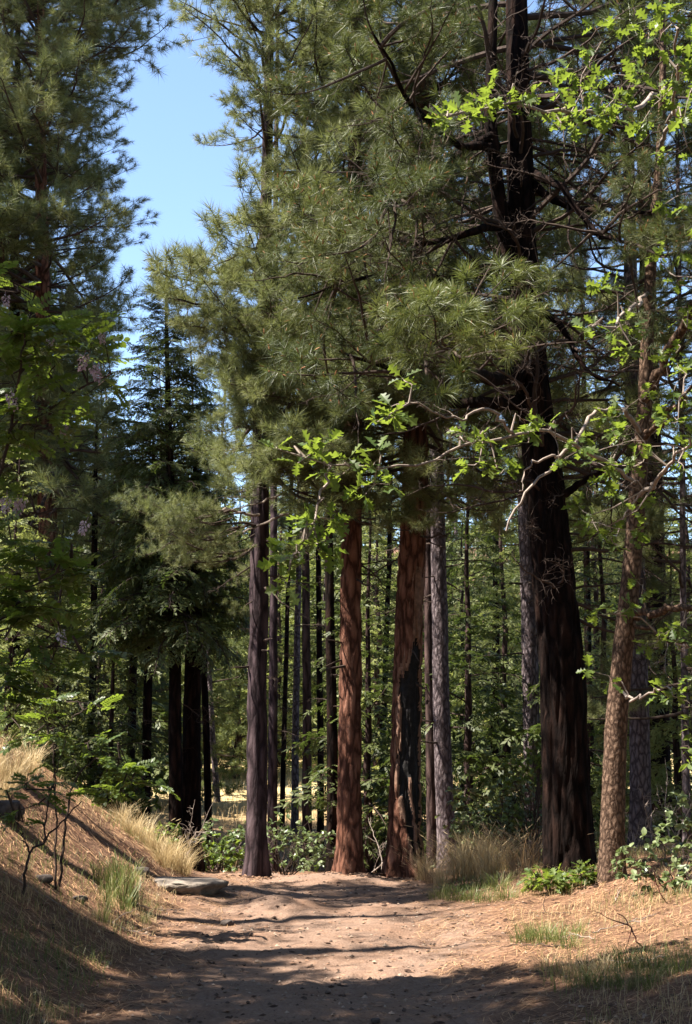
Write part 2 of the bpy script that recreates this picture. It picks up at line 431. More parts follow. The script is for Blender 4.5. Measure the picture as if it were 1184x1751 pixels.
def pine_branch(seed, Lb=2.5, n_need=46, nl=.19, nw=.0045, bend=False, dens=1.0, buds=False, droop=.12, start=.3):
    """A limb along +x with crooked side twigs and needle tufts. Returns wood, needles, tips."""
    rng = np.random.default_rng(seed)
    W, Nn, B = Geo(), Geo(), Geo()
    main = walk(rng, (0, 0, 0), (1, 0, -.06), Lb, 12, .13, .35)
    r0 = .013 * Lb
    tube(W, main, np.linspace(r0, .004, 13) , 6)
    pos, dirs = [], []
    ts = np.linspace(start, .97, max(3, int(7 * dens * Lb / 1.6)))
    for k, t in enumerate(ts):
        i = t * 12; a = int(min(i, 11)); p = main[a] + (main[a + 1] - main[a]) * (i - a)
        ax = unit(main[a + 1] - main[a]); s = 1 if k % 2 else -1
        side = unit(np.cross((0, 0, 1), ax)) * s
        ang = R(rng.uniform(35, 75))
        d = unit(ax * math.cos(ang) + side * math.sin(ang) + np.array([0, 0, rng.uniform(-.15, .45)]))
        ln = (.18 + (1.05 - t) * .42 * Lb) * rng.uniform(.6, 1.15)
        tw = walk(rng, p, d, ln, 6, .2, .45)
        tube(W, tw, np.linspace(.0035 + .004 * ln, .0022, 7), 4)
        pos.append(tw[-1]); dirs.append(unit(tw[-1] - tw[-2]))
        m = max(1, int(ln / .17))
        for j in range(m):
            tt = rng.uniform(.35, .95) * 6; b = int(min(tt, 5)); pp = tw[b] + (tw[b + 1] - tw[b]) * (tt - b)
            ta = unit(tw[b + 1] - tw[b]); s2 = unit(np.cross(ta, rng.normal(0, 1, 3)))
            dd = unit(ta * .7 + s2 * .8 + np.array([0, 0, .35]))
            l2 = rng.uniform(.08, .26)
            st = walk(rng, pp, dd, l2, 3, .2, .3)
            tube(W, st, np.linspace(.0035, .002, 4), 3)
            pos.append(st[-1]); dirs.append(unit(st[-1] - st[-2]))
    pos.append(main[-1]); dirs.append(unit(main[-1] - main[-2]))
    pos, dirs = np.array(pos), np.array(dirs)
    tufts(Nn, pos, dirs, n_need, nl, nw, rng, bend, nl * .65, 100, droop)
    if buds:
        for p, d in zip(pos, dirs):
            if rng.random() < .6:
                tube(B, np.array([p, p + d * .025, p + d * .055, p + d * .075]), [.007, .009, .007, .001], 5)
    return W, Nn, B

def bare_branch(seed, Lb=2.5, dens=1.0, wob=.28, thin=1.0):
    """A dead limb: crooked, forking into fine curved twigs."""
    rng = np.random.default_rng(seed); W = Geo()
    main = walk(rng, (0, 0, 0), (1, 0, .05), Lb, 14, wob * .6, -.25)
    tube(W, main, np.linspace(.013 * Lb, .004, 15) * thin, 6)
    for k in range(int(11 * dens)):
        t = rng.uniform(.15, .97) * 14; a = int(min(t, 13)); p = main[a] + (main[a + 1] - main[a]) * (t - a)
        ax = unit(main[a + 1] - main[a]); s = unit(np.cross(ax, rng.normal(0, 1, 3)))
        ln = rng.uniform(.25, .5) * (1.15 - t / 14) * Lb * .8
        tw = walk(rng, p, ax * .6 + s, ln, 8, wob, rng.uniform(-.8, .6))
        tube(W, tw, np.linspace(.009, .003, 9) * thin, 4)
        for j in range(rng.integers(2, 6)):
            b = rng.integers(1, 8); ta = unit(tw[b] - tw[b - 1]); s2 = unit(np.cross(ta, rng.normal(0, 1, 3)))
            st = walk(rng, tw[b], ta * .5 + s2, ln * rng.uniform(.25, .6), 5, wob * 1.1, rng.uniform(-.7, .7))
            tube(W, st, np.linspace(.005, .0018, 6), 3)
    return W

def cedar_branch(seed, Lb=1.8, lw=.034, ll=.10, step=.06):
    """A drooping bough of flat scaly sprays along +x."""
    rng = np.random.default_rng(seed); W, S = Geo(), Geo()
    main = walk(rng, (0, 0, 0), (1, 0, .12), Lb, 10, .08, -.75)
    tube(W, main, np.linspace(.011 * Lb, .003, 11), 5)
    v, f = [], []; n = 0
    for k, t in enumerate(np.arange(.14, .99, step / Lb)):
        i = t * 10; a = int(min(i, 9)); p = main[a] + (main[a + 1] - main[a]) * (i - a)
        ax = unit(main[a + 1] - main[a]); s = 1 if k % 2 else -1
        side = unit(np.cross((0, 0, 1), ax)) * s
        ln = (.12 + (1.02 - t) * .38 * Lb * min(1, .45 + 2.2 * t)) * rng.uniform(.65, 1.1)
        d = unit(ax * .75 + side + np.array([0, 0, rng.uniform(-.35, .2)]))
        tw = walk(rng, p, d, ln, 5, .1, -.5)
        tube(W, tw, np.linspace(.004, .0015, 6), 3)
        tn = unit(np.cross(d, np.cross((0, 0, 1), d)) + rng.normal(0, .55, 3))
        for u in np.arange(.12, 1.0, .042 / ln):
            b = int(min(u * 5, 4)); q0 = tw[b] + (tw[b + 1] - tw[b]) * (u * 5 - b); ta = unit(tw[b + 1] - tw[b])
            for s2 in (-1, 1):
                if rng.random() < .12: continue
                lat = unit(np.cross(tn, ta)) * s2
                dd = unit(ta * .9 + lat * rng.uniform(.5, .95) + rng.normal(0, .16, 3) + np.array([0, 0, -.12]))
                l = ll * rng.uniform(.6, 1.25); ws = unit(np.cross(dd, tn)) * lw * rng.uniform(.4, .65)
                v += [q0, q0 + dd * l * .55 + ws, q0 + dd * l, q0 + dd * l * .5 - ws]
                f.append([n, n + 1, n + 2, n + 3]); n += 4
    S.add(np.array(v), np.array(f))
    return W, S

def leaf_shape(outline, fold=.15, curl=-.12):
    """A blade along +x from half outline points (x, halfwidth); folded on the midrib, curling down at the tip."""
    o = np.asarray(outline, float); n = len(o)
    L0 = o[-1, 0]
    zc = curl * L0 * (o[:, 0] / L0) ** 2
    mid = np.stack([o[:, 0], 0 * o[:, 0], zc], 1)
    lf = np.stack([o[:, 0], o[:, 1], zc + fold * o[:, 1]], 1); rt = lf * np.array([1, -1, 1])
    v = np.concatenate([mid, lf, rt]); f = []
    for i in range(n - 1):
        f.append([i, i + 1, n + i + 1, n + i]); f.append([i, 2 * n + i, 2 * n + i + 1, i + 1])
    g = Geo(); g.add(v, np.array(f)); return g

def oak_leaf(L=.16, seed=0):
    r = np.random.default_rng(seed)
    o = [(0, .006), (.2, .008), (.28, .09), (.36, .26), (.42, .12), (.48, .07), (.55, .2), (.64, .36), (.68, .16), (.72, .1), (.8, .22), (.87, .24), (.9, .1), (1.0, .01)]
    o = [(x, w * r.uniform(.85, 1.15)) for x, w in o]
    return leaf_shape(np.array(o) * L, .18 + r.uniform(-.1, .15), r.uniform(-.3, .05))

def oval_leaf(L=.05, w=.32, seed=0, fold=.2, curl=-.2):
    return leaf_shape(np.array([(0, .02), (.25, w * .8), (.55, w), (.85, w * .5), (1, .01)]) * L, fold, curl)

def pinnate_leaf(L=.2, pairs=8, seed=0):
    r = np.random.default_rng(seed); g = Geo()
    pts = np.array([(L * t, L * r.uniform(-.02, .02), -L * .18 * t * t) for t in np.linspace(0, 1, 6)])
    tube(g, pts, np.linspace(.0018, .001, 6), 3)
    lf = leaf_shape(np.array([(0, .02), (.35, .3), (.75, .26), (1, .02)]) * L * .25, .12, -.1)
    for t in np.linspace(.16, .95, pairs):
        p = np.array([L * t, 0, -L * .18 * t * t])
        for s in (-1, 1):
            g.merge(lf, frame(p, (.35, s, r.uniform(-.3, .1)), r.uniform(.8, 1.1), r.uniform(-.4, .4)))
    g.merge(lf, frame(pts[-1], (1, 0, -.2)))
    return g

# shared branch meshes: (wood mesh, needle mesh, length)
def shared(fn, n, names, mats, Lb, **kw):
    out = []
    for k in range(n):
        r = fn(kw.pop('seed0', 0) + 11 * k + int(100 * Lb), Lb, **kw)
        r = r if isinstance(r, tuple) else (r,)
        out.append(([g.mesh(nm, mt) if g.v else None for g, nm, mt in zip(r, names, mats)], Lb, r))
    return out
PINE = shared(pine_branch, 8, ('branch', 'needles', 'bud'), (TWIG, NEEDLE, BUD), 2.4, n_need=70, nl=.19, nw=.0062, dens=1.35)
PINE_THIN = shared(pine_branch, 5, ('branch', 'needles', 'bud'), (TWIG, NEEDLE, BUD), 2.6, n_need=60, nl=.2, nw=.006, dens=1.0, start=.4)
PINE_NEAR = shared(pine_branch, 5, ('branch', 'needles', 'buds'), (TWIG, NEEDLE_NEAR, BUD), 1.5, n_need=90, nl=.27, nw=.0055, bend=True, dens=.75, buds=True, droop=.2, start=.35)
PINE_MID = shared(pine_branch, 6, ('branch', 'needles', 'buds'), (TWIG, NEEDLE_SHADED, BUD), 2.2, n_need=62, nl=.24, nw=.0065, bend=False, dens=1.1, buds=True, droop=.2, start=.35)
BARE = shared(bare_branch, 7, ('bare_branch',), (TWIG,), 2.5)
BARE_GREY = shared(bare_branch, 4, ('bare_branch',), (TWIG_GREY,), 1.6, dens=.6, wob=.2, thin=.7)
CEDARB = shared(cedar_branch, 6, ('branch', 'sprays'), (TWIG, CEDAR), 1.9)

SKY_GAP = np.array([(262, 45), (300, 100), (335, 130), (350, 215), (398, 260), (384, 380), (362, 450), (325, 500), (318, 470), (300, 500), (262, 520),
                    (246, 545), (214, 470), (196, 420), (262, 400), (272, 345), (238, 300), (222, 180), (250, 80)], float)
CEDAR_WINDOW = np.array([(236, 545), (262, 505), (300, 500), (318, 560), (326, 800), (240, 830), (224, 700)], float)
def in_gap(x, y, p):
    n = len(p); c = False; j = n - 1
    for i in range(n):
        if (p[i, 1] > y) != (p[j, 1] > y) and x < (p[j, 0] - p[i, 0]) * (y - p[i, 1]) / (p[j, 1] - p[i, 1]) + p[i, 0]: c = not c
        j = i
    return c
def hits_gap(a, b, wide=0.0, polys=None):
    """Would a bough from a to b grow into the open gap between the crowns?"""
    a, b = np.asarray(a), np.asarray(b)
    for t in (.35, .6, .8, 1.0):
        for off in ((0, 0, 0), (wide, 0, 0), (-wide, 0, 0), (0, 0, wide * .7), (0, 0, -wide * .7)):
            x, y = pix(a + (b - a) * t + np.array(off))
            for p in (polys or (SKY_GAP, CEDAR_WINDOW)):
                if in_gap(x, y, p): return True
    return False

class Tree:
    def __init__(self, name, base, label, category='tree', group=None):
        self.base = np.asarray(base, float); self.o = root(name, base, label, category, group); self.nb = 0
    def mesh(self, name, geo, mat, smooth=False, parent=None, **kw):
        return put(name, geo.mesh(name, mat, smooth), parent or self.o, **kw)
    def branch(self, proto, p, d, scale, roll=0.0, sz=None):
        meshes = proto[0]
        w = put(meshes[0].name.split('.')[0], meshes[0], self.o, frame(np.asarray(p) - self.base, d, scale, roll, sz=sz))
        for me in meshes[1:]:
            if me is not None and len(me.vertices): put(me.name.split('.')[0], me, w, kind='stuff')
        self.nb += 1
    def branch_to(self, proto, a, b, roll=0.0, fat=1.0):
        a, b = np.asarray(a, float), np.asarray(b, float); L0 = np.linalg.norm(b - a) / proto[1]
        self.branch(proto, a, b - a, L0, roll, L0 * fat)

class Path:
    """A trunk's centre line: rows of x, y, z, radius from the bottom up."""
    def __init__(self, rows, n=200):
        self.q = smooth_path(rows, n)
    def at(self, z):
        q = self.q; i = np.argsort(q[:, 2]); return np.array([np.interp(z, q[i, 2], q[i, k]) for k in range(4)])

def trunk(rows, base, sides=20, step=.12, amp=.06, k=9.0, zs=.22, flare=.25, seed=0, wob=.01):
    q = Path(rows, max(12, int((rows[-1][2] - rows[0][2]) / step))).q
    n = len(q); th = np.arange(sides) * 2 * math.pi / sides
    z0 = h1(q[0, 0], q[0, 1])
    r = q[:, 3] * (1 + flare * np.exp(-np.maximum(q[:, 2] - z0, 0) / .28))
    cx, sx = np.cos(th), np.sin(th)
    pp = np.stack([(q[:, None, 0] + r[:, None] * cx), (q[:, None, 1] + r[:, None] * sx), np.repeat(q[:, 2:3], sides, 1)], -1)
    sp = pp.reshape(-1, 3) * np.array([k, k, k * zs])
    a = vnoise(sp, seed); b2 = vnoise(sp * 2.3, seed + 3)
    ridge = 1 - np.abs(2 * a - 1)                      # furrows where a crosses .5
    fur = np.exp(-((a - .5) / .075) ** 2) + .35 * np.exp(-((b2 - .5) / .09) ** 2)
    disp = amp * (.35 - 1.0 * np.minimum(fur, 1.15) + .45 * (b2 - .5))
    lobes = 1 + .12 * flare * np.exp(-np.maximum(q[:, 2] - z0, 0) / .35)[:, None] * np.sin(th * 5 + seed)[None, :] * 2
    rr = r[:, None] * lobes * (1 + disp.reshape(n, sides))
    off = (fbm(np.stack([q[:, 2] * .6, np.full(n, seed * 1.7), np.zeros(n)], 1), 2, seed) - .37) * wob * 4
    v = np.stack([q[:, None, 0] + off[:, None] + rr * cx, q[:, None, 1] + rr * sx, np.repeat(q[:, 2:3], sides, 1)], -1).reshape(-1, 3) - np.asarray(base)
    i = np.arange(n - 1)[:, None] * sides; j = np.arange(sides)[None, :]; kk = (j + 1) % sides
    f = np.stack([i + j, i + kk, i + sides + kk, i + sides + j], -1).reshape(-1, 4)
    return v, f, q

def px_rows(pts, d, top=None, dd=0.0):
    """Trunk rows from photo points (px, py, width px); bottom pushed into the ground; optional top height with taper."""
    rows = []
    for px, py, w in pts:
        p = P(px, py, d); rows.append([p[0], p[1], p[2], M(w, d) / 2])
    x, y = rows[0][0], rows[0][1]
    zg = h1(x, y)
    if rows[0][2] > zg - .2:
        rows.insert(0, [x, y, zg - .25, rows[0][3]])
    if top is not None:
        a, b = rows[-2], rows[-1]; s = (b[0] - a[0]) / max(b[2] - a[2], .1)
        rows.append([b[0] + s * (top - b[2]) * .6, b[1], top, .02])
    return rows, np.array([x, y, zg])

def whorls(T, path, protos, rng, z0, z1, n, len_of, pitch0, pitch1, fat=1.0, gap=True, az=None, attach=True):
    """Scatter n limbs up the trunk between heights z0 and z1."""
    g = 2.39996; k0 = rng.uniform(0, 6)
    for k in range(n):
        t = (k + rng.random() * .8) / n; z = z0 + (z1 - z0) * t
        q = path.at(z); a = k0 + g * k + rng.normal(0, .35)
        if az is not None: a = rng.uniform(*az)
        pit = R(pitch0 + (pitch1 - pitch0) * t + rng.normal(0, 7))
        d = np.array([math.cos(a) * math.cos(pit), math.sin(a) * math.cos(pit), math.sin(pit)])
        Ln = len_of(t) * rng.uniform(.75, 1.12)
        pr = protos[rng.integers(len(protos))]
        p = q[:3] + d * q[3] * .3
        if gap:
            ok = False
            for _ in range(4):
                if not hits_gap(p, p + d * (Ln + .12), .19 * Ln, (SKY_GAP,) if gap == 'sky' else None): ok = True; break
                Ln *= .72
            if not ok or Ln < .4: continue
        s = Ln / pr[1]
        T.branch(pr, p, d, s, rng.normal(0, .25), s * fat)

# ------------------------------------------------------------------ the pines, cedars and oak that stand around the trail
def add_trunk(T, rows, mat, sides=24, name='trunk', **kw):
    v, f, q = trunk(rows, T.base, sides, **kw)
    g = Geo(); g.add(v, f)
    T.mesh(name, g, mat, True)
    return Path(rows)

def stubs(T, path, rng, n, z0, z1, l=(.12, .5), mat=None, az=None):
    """Broken dead stubs and bare limbs on a trunk."""
    for k in range(n):
        z = rng.uniform(z0, z1); q = path.at(z); a = rng.uniform(*(az or (0, 2 * math.pi)))
        d = np.array([math.cos(a), math.sin(a), rng.uniform(-.3, .3)])
        g = Geo(); pts = walk(rng, q[:3] + d * q[3] * .7, d, rng.uniform(*l), 5, .12, -.2)
        tube(g, pts - T.base, np.linspace(rng.uniform(.012, .022), .005, 6), 5)
        T.mesh('branch_stub', g, mat or TWIG)

def pine(name, label, pts, d, top, mat, seed, z0, n, len0, len1, protos=PINE, group=None, sides=24, cat='pine tree',
         pitch=(-12, 35), bare=0, barez=None, barelen=1.3, fat=1.0, amp=.06, k=9., zs=.22, flare=.25, gap=True, bareprot=BARE):
    rng = np.random.default_rng(seed)
    rows, base = px_rows(pts, d, top)
    T = Tree(name, base, label, cat, group)
    path = add_trunk(T, rows, mat, sides, amp=amp, k=k, zs=zs, flare=flare, seed=seed)
    if n: whorls(T, path, protos, rng, z0, top - .15, n, lambda t: len0 + (len1 - len0) * t ** 1.3, *pitch, fat=fat, gap=gap)
    if bare: whorls(T, path, bareprot, rng, *(barez or (z0 - 2.5, z0 + 1)), bare, lambda t: barelen, -15, 5, gap=gap)
    return T, path, rng

# --- tall pine left of centre (dark trunk, needle ring under the sunlit crown)
T, pth, rng = pine('ponderosa_pine', 'straight dark pine left of the trail crest with a pale bare limb crossing its trunk', [(440, 1478, 34), (441, 1100, 33), (444, 800, 30), (452, 500, 24)],
    18, 14.5, BARK_PURPLE, 3, 5.0, 140, 2.3, 1.4, fat=1.0, bare=6, barez=(3.5, 5.2), barelen=.9, sides=44, amp=.16, flare=.4, pitch=(-14, 38))
whorls(T, pth, PINE, rng, 4.9, 7.2, 20, lambda t: 1.8, -22, -5, az=(-math.pi * 1.05, .1))
for a, b, c, r in [((440, 880), (385, 870), (330, 888), .022), ((490, 843), (460, 856), (395, 872), .02), ((492, 878), (440, 900), (372, 920), .02)]:
    g = Geo(); p = smooth_path(np.array([P(*a, 17.8), P(*b, 17.3), P(*c, 16.9)]), 14); p += rng.normal(0, .012, p.shape)
    tube(g, p - T.base, np.linspace(r, .006, 14), 6); T.mesh('bare_branch', g, TWIG_GREY)
stubs(T, pth, rng, 7, 1.6, 5)
for x1, y1 in [(395, 640), (372, 660), (405, 700), (385, 730), (420, 760), (398, 600), (360, 640), (410, 660), (430, 720), (380, 690), (470, 760), (455, 700)]:
    pt = P(x1, y1, 17.6 + rng.uniform(-.6, .6)); q = pth.at(pt[2] + rng.uniform(.1, .4)); T.branch_to(PINE[rng.integers(8)], q[:3], pt, rng.normal(0, .4), 2.2)
# low sunlit bough reaching to the left
for (x0, y0), (x1, y1) in [((395, 872), (250, 905)), ((372, 920), (225, 930)), ((395, 872), (300, 880)), ((420, 900), (400, 930)), ((372, 920), (330, 940)), ((440, 780), (470, 740)), ((440, 770), (400, 760))]:
    T.branch_to(PINE[rng.integers(8)], P(x0, y0, 17.0), P(x1, y1, 16.6 + rng.uniform(-.4, .4)), rng.normal(0, .3), 1.5)

for z0_, x1, y1 in [(8.2, 345, 505), (8.0, 360, 470), (7.6, 330, 560), (7.2, 335, 600), (6.8, 345, 650), (6.4, 340, 690), (7.9, 372, 520), (7.0, 365, 590), (6.2, 370, 700), (8.6, 378, 455)]:
    q = pth.at(z0_); T.branch_to(PINE[rng.integers(8)], q[:3], P(x1, y1, 17.4 + rng.uniform(-.7, .5)), rng.normal(0, .3), 1.9)

for (x0, y0), (x1, y1), d0, d1 in [((441, 980), (380, 1010), 18, 18.5), ((441, 1020), (395, 1060), 18, 17.6), ((441, 930), (360, 975), 18, 18.3), ((441, 890), (300, 925), 18, 17.4), ((441, 850), (360, 840), 18, 18.6), ((441, 810), (375, 790), 18, 17.5)]:
    T.branch_to(PINE_THIN[rng.integers(5)], P(x0, y0, d0), P(x1, y1, d1), rng.normal(0, .4), 1.5)

for x1, y1 in [(250, 900), (282, 925), (322, 898), (350, 945), (305, 955), (240, 935), (345, 880), (395, 900), (375, 925), (268, 880), (335, 915), (410, 945)]:
    a = P(min(x1 + 75, 436), y1 - rng.uniform(0, 14), 17.4); T.branch_to(PINE_THIN[rng.integers(5)], a, P(x1, y1, 16.7 + rng.uniform(-.5, .5)), rng.normal(0, .4), 1.5)

# --- reddish pine in the centre
T, pth, rng = pine('ponderosa_pine', 'reddish pine with plated bark standing at the centre of the trail crest', [(598, 1484, 40), (599, 1200, 38), (601, 960, 35), (604, 700, 30)],
    17.9, 16, BARK_RED, 5, 5.6, 95, 2.6, 1.5, bare=9, barez=(3.6, 6), barelen=1.3, sides=48, amp=.16, flare=.4, k=13, zs=.32, pitch=(-12, 38))
whorls(T, pth, PINE, rng, 4.5, 7.0, 20, lambda t: 1.8, -22, -5, az=(-math.pi, 0))
stubs(T, pth, rng, 9, 1.8, 4.6)

# --- burnt pine
rng = np.random.default_rng(7)
rows, base = px_rows([(690, 1480, 54), (693, 1300, 50), (701, 1050, 47), (708, 890, 45), (716, 600, 38)], 18.0, 17)
T = Tree('burnt_pine', base, 'thick pine with a long black fire scar and pale torn wood on its trunk', 'pine tree')
v, f, qq = trunk(rows, base, 132, step=.045, amp=.13, k=13., zs=.32, flare=.45, seed=7)
vw = v + base
zc = vw[f].mean(1); zz = zc[:, 2]
axis = np.stack([np.interp(zz, qq[:, 2], qq[:, k]) for k in range(4)], 1)
ang = np.degrees(np.arctan2(zc[:, 1] - axis[:, 1], zc[:, 0] - axis[:, 0]))      # -90 faces the camera, 0 to the right
qn = np.stack([ang * .09, zz * 2.6, np.zeros_like(zz)], 1)
jag = (fbm(qn, 5, 4) - .46) * 58
top_z = P(700, 1095, 18)[2]; low_z = P(690, 1455, 18)[2]
lo = np.interp(zz, [low_z, low_z + .5, 1.4, 2.3, top_z], [-64, -98, -132, -122, -72]) + jag
hi = np.interp(zz, [low_z, 1.4, top_z], [2, -4, -36]) + jag * .5
char = (ang > lo) & (ang < hi) & (zz < top_z + jag * .008) & (zz > low_z - .1)
pale = ~char & (ang > lo - 16) & (ang < hi + 9) & (zz < P(700, 985, 18)[2] + jag * .01) & (zz > low_z - .2)
strip_c = np.interp(zz, [low_z - .2, low_z + .4, low_z + .75], [-42, -52, -70]) + jag * .15
strip = (np.abs(ang - strip_c) < 7 + jag * .15) & (zz < P(690, 1330, 18)[2]) & (zz > low_z - .2)
char &= ~strip; pale |= strip
# the scar is a hollow: press the charred faces in
inch = np.zeros(len(v)); cnt = np.zeros(len(v))
for c in range(4):
    np.add.at(inch, f[:, c], char.astype(float)); np.add.at(cnt, f[:, c], 1.0)
inch /= np.maximum(cnt, 1)
ax = np.stack([np.interp(vw[:, 2], qq[:, 2], qq[:, k]) for k in range(4)], 1)
rad = vw[:, :2] - ax[:, :2]; v[:, :2] -= rad * (inch * .24)[:, None]
for nm, msk, mt in (('trunk', ~char & ~pale, BARK_RED), ('burn_scar', char, CHAR), ('torn_wood', pale, PALEWOOD)):
    g = Geo(); u, inv = np.unique(f[msk].ravel(), return_inverse=True); g.add(v[u], inv.reshape(-1, 4)); T.mesh(nm, g, mt, True)
pth = Path(rows)
whorls(T, pth, PINE, rng, 5.2, 16.5, 95, lambda t: 2.7 - 1.2 * t, -12, 38)
whorls(T, pth, PINE, rng, 4.7, 7.2, 20, lambda t: 1.9, -22, -5, az=(-math.pi, .3))
whorls(T, pth, BARE, rng, 3.9, 6.5, 14, lambda t: 1.3, -20, 5)
stubs(T, pth, rng, 5, 2, 4.4)

# --- grey pine right of the burnt one
T, pth, rng = pine('grey_pine', 'slim grey pine right of the burnt trunk leaning a little to the left', [(764, 1440, 31), (756, 1250, 29), (750, 1000, 27), (747, 800, 24)],
    20.5, 17, BARK_GREY, 9, 6.0, 75, 2.3, 1.2, bare=12, barez=(3.6, 6.5), barelen=1.2, k=20, zs=.35, amp=.07)
stubs(T, pth, rng, 8, 1.5, 4.5)
T, pth, rng = pine('young_pine', 'thin brown trunk half hidden between the burnt pine and the slim grey pine', [(739, 1440, 17), (735, 1200, 15), (732, 950, 13)],
    22, 11, BARK_BROWN, 10, 6.0, 26, 1.4, .6, bare=5, barelen=.8, sides=14)
# --- grey trunk left of the great pine
T, pth, rng = pine('grey_pine', 'pale grey pine trunk lit on its left beside the great dark pine', [(913, 1400, 28), (908, 1150, 29), (900, 900, 26), (893, 600, 22)],
    22.5, 17, BARK_GREY, 11, 8.0, 70, 2.4, 1.2, bare=14, barez=(4, 7.5), barelen=1.4, k=20, zs=.35, amp=.08)
stubs(T, pth, rng, 8, 1.8, 6)
# --- grey-purple trunk behind the oak and its dark neighbour
T, pth, rng = pine('grey_pine', 'purplish grey pine trunk just right of the oak foot', [(1097, 1490, 36), (1093, 1200, 34), (1086, 900, 30), (1080, 500, 24)],
    17.5, 16, BARK_GREY, 12, 4.6, 85, 2.4, 1.2, bare=14, barez=(2.6, 6), barelen=1.3, k=18, zs=.35)
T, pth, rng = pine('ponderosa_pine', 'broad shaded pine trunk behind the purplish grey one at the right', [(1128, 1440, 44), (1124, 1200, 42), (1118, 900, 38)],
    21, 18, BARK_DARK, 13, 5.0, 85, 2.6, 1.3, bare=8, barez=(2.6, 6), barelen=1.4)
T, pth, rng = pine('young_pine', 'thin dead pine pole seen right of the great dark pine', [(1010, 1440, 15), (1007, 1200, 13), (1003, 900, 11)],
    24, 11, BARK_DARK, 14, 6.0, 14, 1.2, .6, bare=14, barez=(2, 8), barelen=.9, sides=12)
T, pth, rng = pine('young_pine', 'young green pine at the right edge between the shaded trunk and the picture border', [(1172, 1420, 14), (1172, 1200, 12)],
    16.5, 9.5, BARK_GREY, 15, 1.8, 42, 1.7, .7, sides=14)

# --- slim trunks behind the crest, left to right
slim = [
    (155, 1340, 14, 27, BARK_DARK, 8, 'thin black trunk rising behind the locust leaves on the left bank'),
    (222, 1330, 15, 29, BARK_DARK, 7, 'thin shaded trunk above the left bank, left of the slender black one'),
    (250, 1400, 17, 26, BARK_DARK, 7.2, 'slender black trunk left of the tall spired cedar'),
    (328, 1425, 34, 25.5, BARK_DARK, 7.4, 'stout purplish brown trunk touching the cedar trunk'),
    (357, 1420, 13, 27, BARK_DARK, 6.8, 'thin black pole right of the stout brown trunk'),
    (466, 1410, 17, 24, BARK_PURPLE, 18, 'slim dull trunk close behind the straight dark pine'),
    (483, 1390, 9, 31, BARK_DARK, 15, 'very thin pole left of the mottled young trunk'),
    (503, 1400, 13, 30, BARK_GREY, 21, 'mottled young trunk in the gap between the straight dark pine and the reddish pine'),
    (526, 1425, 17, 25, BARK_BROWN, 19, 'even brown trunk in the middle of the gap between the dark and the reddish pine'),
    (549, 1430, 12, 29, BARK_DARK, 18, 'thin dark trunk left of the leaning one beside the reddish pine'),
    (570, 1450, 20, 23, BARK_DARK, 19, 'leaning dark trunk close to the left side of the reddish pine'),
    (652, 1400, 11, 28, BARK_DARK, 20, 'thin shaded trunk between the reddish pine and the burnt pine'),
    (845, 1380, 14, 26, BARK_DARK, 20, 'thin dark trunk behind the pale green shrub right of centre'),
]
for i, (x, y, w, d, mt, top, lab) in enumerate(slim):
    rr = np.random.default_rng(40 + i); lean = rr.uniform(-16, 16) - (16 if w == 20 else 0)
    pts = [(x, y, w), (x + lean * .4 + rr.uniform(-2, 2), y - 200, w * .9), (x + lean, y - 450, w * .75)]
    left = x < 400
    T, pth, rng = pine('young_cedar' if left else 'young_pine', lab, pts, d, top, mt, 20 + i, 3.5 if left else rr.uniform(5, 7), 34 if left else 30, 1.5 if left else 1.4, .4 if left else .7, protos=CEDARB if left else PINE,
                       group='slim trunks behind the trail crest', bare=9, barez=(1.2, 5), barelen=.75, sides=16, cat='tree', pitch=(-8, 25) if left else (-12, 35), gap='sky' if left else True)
# pines in the wood behind the dark left crown
for i, (x, y, w, d, top, lab) in enumerate([(25, 1250, 24, 29, 21, 'shaded pine at the left edge behind the locust'), (-60, 1250, 26, 30, 22, 'pine at the far left whose dark boughs reach into the picture')]):
    pine('ponderosa_pine', lab, [(x, y, w), (x, 900, w * .9), (x, 500, w * .75)], d, top, BARK_DARK, 120 + i, 5.0, 120, 3.2, 1.8, protos=PINE, bare=8, barez=(2, 5), barelen=1.2, pitch=(-18, 32))

# --- tall spired cedar with the sky behind its top
T, pth, rng = pine('incense_cedar', 'dark spired cedar whose thin top stands against the sky', [(302, 1400, 24), (298, 1000, 19), (288, 700, 11), (285, 560, 6)],
    25, 10.2, BARK_DARK, 16, 3.4, 230, 1.8, .42, protos=CEDARB, cat='cedar tree', pitch=(-12, 30), gap=False, fat=1.15, bare=8, barez=(1.5, 4), barelen=.9, sides=20)

# --- dark pine on the left
T, pth, rng = pine('ponderosa_pine', 'big shaded pine at the left with reddish foot and dark crown in the corner', [(85, 1260, 36), (82, 900, 33), (76, 650, 29), (70, 350, 22)],
    27, 21, BARK_RED, 17, 6.4, 240, 3.9, 2.6, sides=28, pitch=(-22, 30), bare=16, barez=(3.6, 10), barelen=1.8)
T_A, APATH, APRNG = T, pth, rng

for x1, y1 in [(262, 352), (258, 392), (246, 318), (236, 205), (232, 138), (226, 258), (222, 452), (212, 505), (240, 300), (225, 400), (215, 330), (235, 90), (262, 372), (205, 540), (218, 170)]:
    q = APATH.at(P(x1, y1, 27)[2] - .5); T_A.branch_to(PINE[APRNG.integers(8)], q[:3], P(x1, y1, 27 + APRNG.uniform(-1.2, .6)), APRNG.normal(0, .3), .62)

# --- the great dark pine at the right
rng = np.random.default_rng(21)
rows, base = px_rows([(974, 1502, 80), (968, 1300, 78), (955, 1050, 74), (935, 850, 66), (908, 650, 58), (894, 420, 50), (888, 200, 44), (884, -60, 36)], 15.2, 15)
G = Tree('great_pine', base, 'great dark pine at the right with furrowed black bark and a second stem high up', 'pine tree')
gp = add_trunk(G, rows, BARK_DARK, 120, step=.04, amp=.12, k=12., zs=.11, flare=.14, seed=21)
